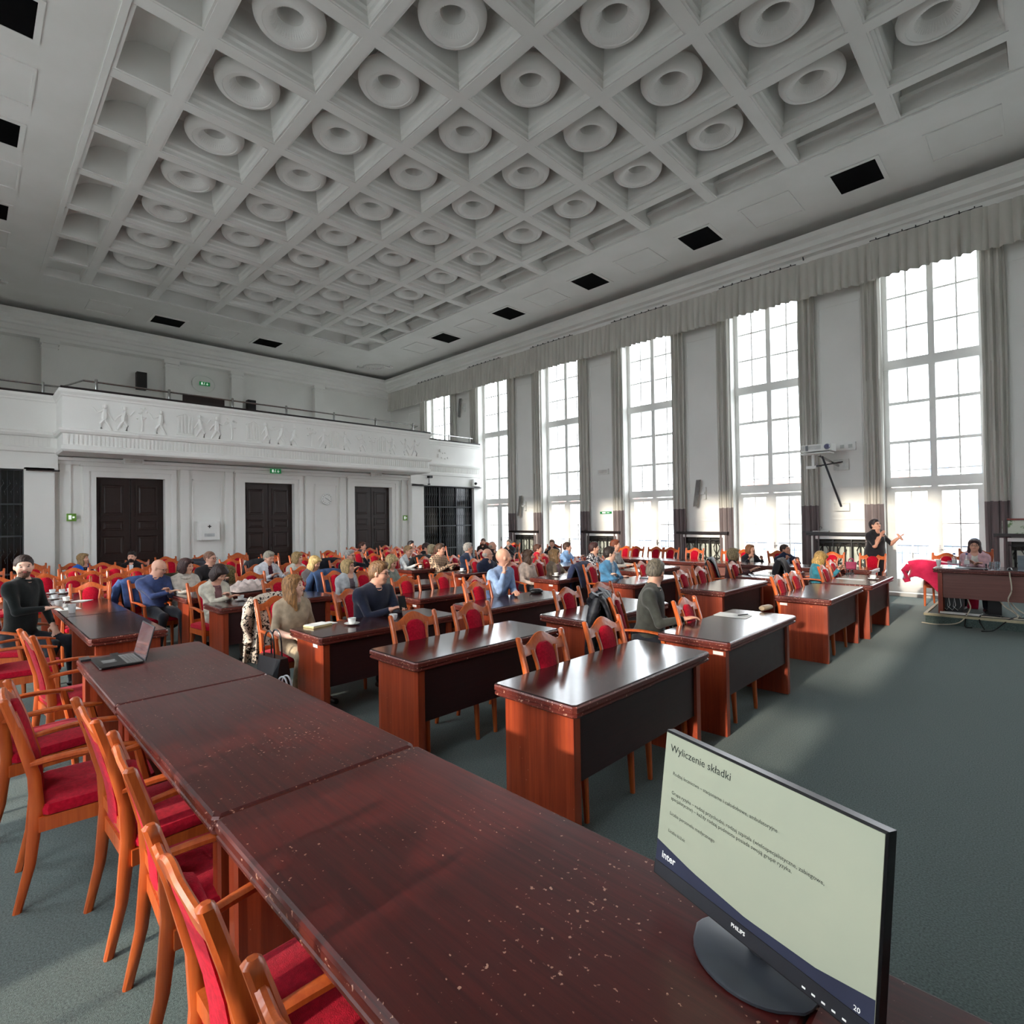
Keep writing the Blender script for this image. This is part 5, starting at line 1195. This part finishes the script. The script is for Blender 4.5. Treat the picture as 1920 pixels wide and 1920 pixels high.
g.tube([(-.01, 0, .025), (.01, 0, .025)], .003, 4)
tag(g.obj('spectacles', GLS, None, (-3.3, 9.45, .763), R(100)), 'folded spectacles on second row desk near windows', 'glasses')
c_ = MB(); c_.loft([rr(0, 0, .085 * s, .055 * s, z, .5) for s, z in ((.8, 0), (1, .015), (1, .035), (.7, .055))])
tag(c_.obj('pouch', BLACKP, None, (-4.86, 5.36, .762), R(60)), 'black pouch on desk beside man in light blue shirt', 'pouch')
def wpos(r_, s_, dx=0, dz=0):
    e_, _, hd_2 = r_; M_ = Matrix.Translation(e_.location) @ Matrix.Rotation(e_.rotation_euler.z, 4, 'Z'); return M_ @ (hd_2[s_][0] + hd_2[s_][1] * dx + Vector((0, 0, dz)))
_p = (wpos(navy_, 1, .07, .035) + wpos(navy_, -1, .07, .035)) / 2
ph_ = tag(MB().box(-.04, -.004, -.075, .04, .004, .075).obj('phone', BLACKP, None, _p), 'black phone held up by the man in navy shirt', 'phone'); ph_.rotation_euler = (R(-25), 0, R(80))
# handbags
def tote(x, y, z, rz, w, d, h, mt, lab, hl=.2, cat='bag', name='handbag'):
    e = empty(name, (x, y, z), rz, label=lab, cat=cat)
    m = MB(); m.loft([rr(0, 0, w / 2 * s, d / 2 * t, zz, .25) for s, t, zz in ((.9, 1, 0), (.97, 1.05, h * .1), (1, 1, h * .5), (1.04, .55, h))], 0, False, True); m.obj('bag_body', mt, e)
    for s in (-1, 1):
        MB().tube(smooth_path([(-w * .25, s * d * .22, h * .8), (-w * .22, s * d * .22, h + hl * .6), (-w * .1, s * d * .2, h + hl), (w * .1, s * d * .2, h + hl), (w * .22, s * d * .22, h + hl * .6), (w * .25, s * d * .22, h * .8)], 3), .008, 6).obj('bag_handle', mt, e)
tote(-5.03, 1.98, .27, R(8), .36, .16, .27, mat('black_leather', (38, 40, 44), .32, .5), 'black leather tote hanging beside the woman in beige sweater', .22)
tote(-4.66, 1.93, .0, R(20), .24, .1, .28, mat('white_bag_paper', (226, 228, 236), .6), 'white paper gift bag with rope handles on floor by third row desk', .15, name='paper_bag')
tote(-2.55, 11.3, .762, R(10), .16, .1, .12, mat('pink_paper', (196, 70, 110), .6), 'small pink gift bag on window side table', .06, name='gift_bag')
tote(-2.36, 10.36, .49, R(90), .26, .14, .28, mat('black_nylon', (24, 24, 30), .6), 'black bag standing on armchair near the speaker', .05)
# coats over chair backs
def coat(x, y, rz, mt, lab, w=.5, zb=.35, fur=None, fold=.02, sleeves=True, hood=False, z=0):
    e = empty('coat', (x, y, z), rz, label=lab, cat='coat'); rnd = random.Random(int(abs(x * 31 + y * 17) * 10)); ph = rnd.uniform(0, 6)
    path = [(-.20, .60), (-.235, .72), (-.275, .86), (-.305, .96), (-.335, 1.0), (-.375, .985), (-.395, .9), (-.405, .78), (-.415, .62), (-.42, max(zb, .5)), (-.425, zb)]
    P = []; nu = 28
    for i, (py, pz) in enumerate(path):
        row = []
        for k in range(nu + 1):
            u = k / nu * 2 - 1; back = i >= 5; amp = fold * (.3 + max(0, i - 4) * .28)
            row.append((u * w / 2 * (1 + (.05 * max(0, i - 6))), py - (amp * math.sin(u * 13 + ph) + amp * .5 * math.sin(u * 23 + ph * 2 + i * .4)) * (1 if back else -.4) , pz - .05 * abs(u) ** 3 * (1 if 2 < i < 7 else .3) + (.015 * math.sin(u * 9) if i in (0, 10) else 0)))
        P.append(row)
    m = MB(); m.grid(P); o = m.obj('coat_body', mt, e); md = o.modifiers.new('thick', 'SOLIDIFY'); md.thickness = .022
    if sleeves:
        for s in (-1, 1):
            MB().tube([(s * w * .44, -.36, .97), (s * w * .53, -.39, .86), (s * w * .55, -.42, .7), (s * w * .52, -.43, .52), (s * w * .5, -.43, .44)], [.045, .06, .058, .05, .042], 10).obj('sleeve', mt, e)
    if fur or hood:
        f = MB(); pts = [(w * .36 * math.cos(a), -.40 - .05 * math.sin(a), .99 - .09 * math.sin(a)) for a in np.linspace(-.2, PI + .2, 12)]
        f.tube(pts, [.05 + .012 * (k % 2) for k in range(12)], 9); f.obj('fur_trim' if fur else 'collar', fur or mt, e)
FUR = mat('olive_fur', (150, 132, 92), .95, .1, rgb2=(96, 82, 56), scale=(50, 50, 50), bump=.9, bscale=160)
def quilt(name, rgb, sc=16):
    m = mat(name, rgb, .45, .4, rgb2=tuple(c * .6 for c in rgb), scale=(3, 3, sc * 2), detail=2, bump=.6, bscale=26, lo=.4, hi=.6); return m
coat(-5.50, 2.33, R(-86), LEOP, 'leopard print coat over chair of woman in beige sweater', .44, .3)
coat(-8.98, 2.20, R(-84), quilt('olive_quilt', (66, 58, 36)), 'olive parka with fur hood over chair of roll-neck woman', .5, .2, FUR, .03)
coat(-8.95, 1.86, R(-78), cloth((70, 96, 150), 'j'), 'blue jacket over chair of bald man in blue sweater', .5, .35)
coat(-2.84, 4.62, R(-68), quilt('black_quilt', (44, 44, 52)), 'black quilted coat over chair beside man in grey jacket', .46, .28, None, .04, hood=True)
coat(-5.30, 7.42, R(-86), cloth((46, 54, 84), 'n'), 'navy jacket over chair of man in blue sweater', .5, .4)
coat(-7.70, 4.05, R(-84), cloth((60, 84, 124), 'd'), 'denim blue coat over chair of woman in grey cape', .5, .4)
coat(-10.1, 5.25, E_, cloth((30, 32, 42), 'b'), 'dark coat over chair left of grey-haired man', .5, .4)
coat(-11.2, 4.3, E_, cloth((28, 28, 36), 'c'), 'black coat over empty chair in front of middle door', .5, .4)
coat(-12.3, 3.4, E_, quilt('grey_puffer', (58, 60, 70)), 'dark grey puffer jacket over chair near wall box', .5, .45, hood=True)
coat(-9.2, 6.92, E_, cloth((26, 26, 30), 'e'), 'black coat over chair of man in checked shirt', .46, .35)
coat(-4.02, 9.62, R(-70), quilt('black_shine', (34, 34, 40)), 'shiny black jacket beside woman in brown quilted jacket', .44, .4)
coat(-2.95, 10.0, R(-80), cloth((34, 34, 40), 'f'), 'black coat over chair behind blonde woman in teal', .48, .4)
coat(-10.0, 3.2, E_, FUR, 'beige fur-lined coat beside man in dark jacket', .4, .5, sleeves=False)
# pink coat spilling over the chair beside the presidium desk
PINK = mat('hot_pink_wool', (232, 42, 92), .8, .3, rgb2=(214, 30, 78), scale=(10, 10, 10), bump=.2, bscale=60, sheen=.4)
e = empty('pink_coat', (-1.42, 12.55, 0), 0, label='bright pink coat draped from armchair towards presidium desk', cat='coat')
m = MB(); P = []
for i in range(13):
    t = i / 12; row = []
    for k in range(19):
        u = k / 18
        x = -.42 + .95 * u; zt = .84 + .04 * math.sin(u * PI) - .16 * max(0, u - .5); drop = interp(u, [0, .12, .3, .6, 1], [.28, .26, .34, .62, .78])
        row.append((x + .05 * math.sin(t * 3), -.35 - .10 * math.sin(t * PI * .5) - .25 * u + .018 * math.sin(u * 30 + t * 3) * t, zt - drop * t + .02 * math.sin(u * 9)))
    P.append(row)
P.insert(0, [(a, b + .42, c - .06) for a, b, c in P[0]]); P.insert(1, [(a, b + .2, c + .0) for a, b, c in P[1]])
m.grid(P); o = m.obj('coat_body', PINK, e); md = o.modifiers.new('thick', 'SOLIDIFY'); md.thickness = .03
MB().tube([(-.40, -.40, .80), (-.46, -.44, .70), (-.44, -.45, .56), (-.42, -.45, .5)], [.05, .065, .06, .05], 10).obj('sleeve', PINK, e)
# cream padded jacket lying on the desk
m = MB(); P = []
for i in range(15):
    row = []
    for k in range(21):
        u, v = i / 14, k / 20; bx = math.sin(u * PI) ** .4 * math.sin(v * PI) ** .4
        row.append((-.2 + .4 * u, -.28 + .56 * v, .01 + .13 * bx * (1 + .22 * math.sin(v * 30) + .12 * math.sin(u * 17 + v * 5))))
    P.append(row)
m.grid(P); tag(m.obj('padded_jacket', cloth((224, 204, 196), 'p'), None, (-8.35, 2.95, .762), .2), 'cream padded jacket lying folded on desk', 'jacket')
# projector on its wall arm
pj = empty('projector', (-3.55, 13.18, 3.12), 0, label='white projector on bracket arm high on window wall pier', cat='projector')
MB().loft([rr(0, 0, .30, .2, z, .15) for z in (0, .01, .14, .15)], 0, False).obj('projector_body', JOIN, pj)
MB().box(-.30, -.215, .03, -.22, -.2, .13).box(-.2, -.205, .04, .1, -.2, .12).obj('front_grille', mat('projector_grey', (206, 208, 204), .5), pj); MB().box(-.2, -.212, .02, -.15, -.2, .13).obj('dark_slot', DGREY, pj)
ln = MB().lathe([(.0, .03), (.045, .03), (.06, .0), (.06, -.03)], 20).mesh('lens', mat('lens_glass', (90, 96, 130), .05, .8)); ln.transform(Matrix.Rotation(PI / 2, 4, 'X')); ob('lens', ln, pj, (.22, -.21, .08))
br = MB(); br.box(-.33, -.2, -.05, .27, .15, -.03); br.box(-.02, 0, -.08, .02, .1, -.03); br.box(-.13, -.02, -.33, -.08, .02, -.05); br.box(-.24, -.05, -.36, -.04, .05, -.3); br.obj('bracket_plate', JOIN, pj)
ar = MB(); ar.tube([(0, .05, -.08), (.22, .66, -.28)], .028, 8); ar.obj('bracket_arm', STEEL, pj)
MB().tube([(-.02, .0, -.31), (.3, .66, -.2)], .016, 6).lathe([(.0, -.02), (.06, -.015), (.06, .015), (0, .02)], 12, (.0, 0, -.31)).obj('dark_rod', BLACKP, pj)
MB().tube([(.06, .05, -.1), (.26, .66, -1.2)], .022, 8).obj('support_strut', DGREY, pj)
MB().box(.12, .66, -.38, .42, .68, -.14).box(.12, .66, -1.3, .42, .68, -1.12).obj('wall_plate', mat('plate_white', (226, 226, 220), .5), pj)
e = empty('socket_box', (-3.25, YW, 3.26), 0, label='white wall box with sockets behind the projector', cat='box')
MB().box(-.26, -.05, -.09, .26, 0, .09).obj('box_body', JOIN, e); MB().box(-.2, -.056, -.04, -.12, -.05, .04).box(-.04, -.056, -.04, .04, -.05, .04).box(.12, -.056, -.04, .2, -.05, .04).obj('socket', mat('projector_grey', (206, 208, 204)), e)
# things on the radiator ledges
e = empty('picture_card', (-.42, YW - .1, 1.34), 0, label='pale green picture card leaning above rightmost radiator cover', cat='card')
MB().box(-.2, -.02, 0, .25, 0, .24).obj('card', mat('card_print', (214, 220, 204), .6, rgb2=(120, 150, 100), scale=(9, 9, 9), lo=.55, hi=.62), e)
tag(MB().box(-.25, -.05, .24, .05, .05, .27).obj('book', mat('red_brown_cover', (150, 70, 60), .5), None, (-.3, YW - .09, 1.35)), 'red-brown book on top of picture card', 'book')
e = empty('clipboard', (-3.75, YW - .12, 1.345), 0, label='dark clipboard with wire hook on ledge below projector', cat='clipboard')
MB().box(-.32, -.08, 0, .0, .08, .015).obj('board', DGREY, e); MB().box(-.1, -.06, .012, .22, .06, .03).obj('paper_stack', PAPER, e); MB().tube([(.0, 0, .02), (.02, 0, .1), (.05, 0, .13), (.08, 0, .1), (.06, 0, .07)], .004, 5).obj('wire_hook', BLACKP, e)
# wire loop on the cornice above the fourth section
tag(MB().tube([(-4.3, YW - .50, 7.6), (-4.0, YW - .55, 7.72), (-3.85, YW - .55, 7.68), (-3.82, YW - .52, 7.5)], .014, 6).obj('black_cable', BLACKP), 'black cable loop on cornice above valance', 'cable')
# presidium table things
def tumbler(x, y, lab, h=.11, z=.878):
    e = tag(MB().lathe([(.026, 0), (.03, .003), (.034, h), (.032, h), (.028, .006), (0, .005)], 18).obj('glass_tumbler', TUMBLER, None, (x, y, z)), lab, 'glass', 'glasses on the presidium desk')
tumbler(-1.12, 11.0, 'clear tumbler nearest left end of presidium desk'); tumbler(-1.02, 11.12, 'second clear tumbler left of woman in pink'); tumbler(-.62, 10.98, 'clear tumbler right of woman in pink'); tumbler(-.56, 11.1, 'farthest clear tumbler right of woman in pink')
def bottle(x, y, lab):
    e = empty('water_bottle', (x, y, .878), 0, label=lab, cat='bottle'); MB().lathe([(.03, 0), (.033, .005), (.033, .14), (.014, .19), (.013, .205)], 16).obj('bottle_body', TUMBLER, e)
    MB().lathe([(.015, .2), (.015, .222), (0, .223)], 12).obj('bottle_cap', mat('cap_blue', (60, 90, 150)), e); MB().lathe([(.0335, .05), (.0335, .11)], 16, caps=False).obj('bottle_label', PAPER, e)
bottle(-1.08, 10.98 + .2, 'small water bottle at left end of presidium desk'); bottle(-.93, 11.2, 'small water bottle beside woman in pink')
c_ = MB().lathe([(.045, 0), (.045, .01), (.02, .012), (.035, .1), (.03, .12)], 16); tag(c_.obj('white_cup', CHINA, None, (-1.26, 10.98, .878)), 'white conical cup at corner of presidium desk', 'cup')
e = empty('desk_microphone', (-.68, 10.9, .878), 0, label='small dark microphone on presidium desk', cat='microphone'); MB().lathe([(.03, 0), (.03, .01), (.008, .015), (.008, .05)], 14).obj('mic_base', BLACKP, e); MB().lathe([(.0, .05), (.012, .055), (.014, .075), (.0, .09)], 12).obj('mic_head', DGREY, e)
e = empty('computer_mouse', (-.42, 10.95, .878), 0, label='black mouse at the right of presidium desk', cat='mouse'); MB().loft([rr(0, 0, .03 * s, .05 * s, z, .5) for s, z in ((1, 0), (1, .015), (.6, .035))]).obj('mouse_body', BLACKP, e)
lp2 = empty('laptop', (-.16, 11.05, .878), PI, label='silver laptop at the right picture edge on presidium desk', cat='laptop'); MB().box(-.17, -.12, 0, .17, .12, .014).obj('laptop_base', mat('silver', (160, 168, 178), .3, .5, .6), lp2)
l = MB().box(-.17, 0, 0, .17, .006, .22).obj('laptop_lid', MATS['silver'], lp2, (0, .12, .012)); l.rotation_euler = (-R(12), 0, 0)
# under the presidium desk
tw = empty('computer_tower', (-.62, 11.35, .155), R(4), label='small black computer tower under presidium desk', cat='computer'); MB().box(-.08, -.16, 0, .08, .16, .30).obj('tower_case', BLACKP, tw); MB().box(-.02, -.165, .25, .02, -.16, .27).obj('power_light', PAPER, tw)
tw = empty('cable_box', (-1.12, 11.2, .155), 0, label='black equipment box with looped cables under presidium desk', cat='box'); MB().box(-.14, -.1, 0, .14, .15, .34).obj('box_body', BLACKP, tw)
for k in range(3): MB().tube([(-.1 + .07 * k, -.11, .3), (-.12 + .07 * k, -.12, .1), (-.06 + .07 * k, -.12, .04), (-.02 + .07 * k, -.12, .12), (-.04 + .07 * k, -.115, .28)], .006, 5).obj('cable_loop', PAPER, tw)
tw = empty('power_strip', (-.95, 10.93, .157), 0, label='white power strip on podium edge under presidium desk', cat='power strip'); MB().box(-.3, -.025, 0, .2, .025, .03).obj('strip_body', JOIN, tw); MB().box(.2, -.02, .0, .42, .02, .035).obj('plug', BLACKP, tw)
CAB = mat('cream_cable', (214, 204, 184), .5)
for pts, mt, lab in (([(-.42, 10.835, .86), (-.40, 10.83, .6), (-.44, 10.82, .45), (-.40, 10.9, .3), (-.3, 11.0, .17)], CAB, 'cream cable hanging down front of presidium desk'),
    ([(-.98, 11.2, .5), (-.9, 11.0, .35), (-.88, 10.85, .25), (-1.0, 10.74, .06), (-1.25, 10.68, .012), (-1.46, 10.72, .012)], CAB, 'cream cable looping over podium edge to the floor'),
    ([(-.62, 11.3, .5), (-.5, 11.0, .34), (-.35, 10.95, .22), (-.4, 10.9, .17), (-.75, 10.86, .17)], CAB, 'cream cable tangled beneath presidium desk'),
    ([(-.5, 11.2, .5), (-.36, 11.05, .3), (-.2, 10.95, .2), (-.24, 10.9, .17), (-.5, 10.88, .17)], CAB, 'cream cable curling right of computer tower'),
    ([(-.95, 11.1, .17), (-.92, 10.84, .17), (-.93, 10.74, .09), (-.92, 10.68, .012), (-.84, 10.68, .012)], BLACKP, 'black cable dropping over podium edge, left one'),
    ([(-.75, 11.1, .17), (-.76, 10.84, .17), (-.76, 10.73, .1), (-.7, 10.62, .012)], BLACKP, 'black cable dropping over podium edge, middle one'),
    ([(-.3, 11.1, .2), (-.42, 10.84, .17), (-.5, 10.73, .1), (-.6, 10.6, .012), (-.72, 10.45, .012)], BLACKP, 'black cable running onto carpet with white plug'),
    ([(-.1, 11.2, .5), (-.12, 11.0, .3), (-.25, 10.9, .2), (-.4, 10.95, .17), (-.6, 11.0, .17)], BLACKP, 'black cable coiled at the right under presidium desk')):
    tag(MB().tube(smooth_path(pts), .009, 6).obj('cable', mt), lab, 'cable', 'cables at the presidium desk')
# microphone in the speaker's hand
cy, sy = math.cos(R(-35)), math.sin(R(-35))
def w2(p): return (-2.44 - cy * .02 + cy * p[0] - sy * p[1], 12.7 - sy * .02 + sy * p[0] + cy * p[1], p[2])
pc = sHands[-1][0]
mc = empty('microphone', w2(pc), 0, label='black handheld microphone in the hand of the speaker', cat='microphone')
d_ = Vector((-.01, .05, .12)).normalized()
MB().tube([tuple(-d_ * .13), tuple(d_ * .05)], [.011, .014], 10).obj('mic_handle', BLACKP, mc); MB().tube([tuple(d_ * .05), tuple(d_ * .07), tuple(d_ * .095), tuple(d_ * .105)], [.015, .024, .022, .006], 12).obj('mic_grille', DGREY, mc)

_p = wpos(black_, -1, .05, .0); cup(_p.x, _p.y, 'white cup held by man in black sweater', False, z=_p.z + .012, rz=1)
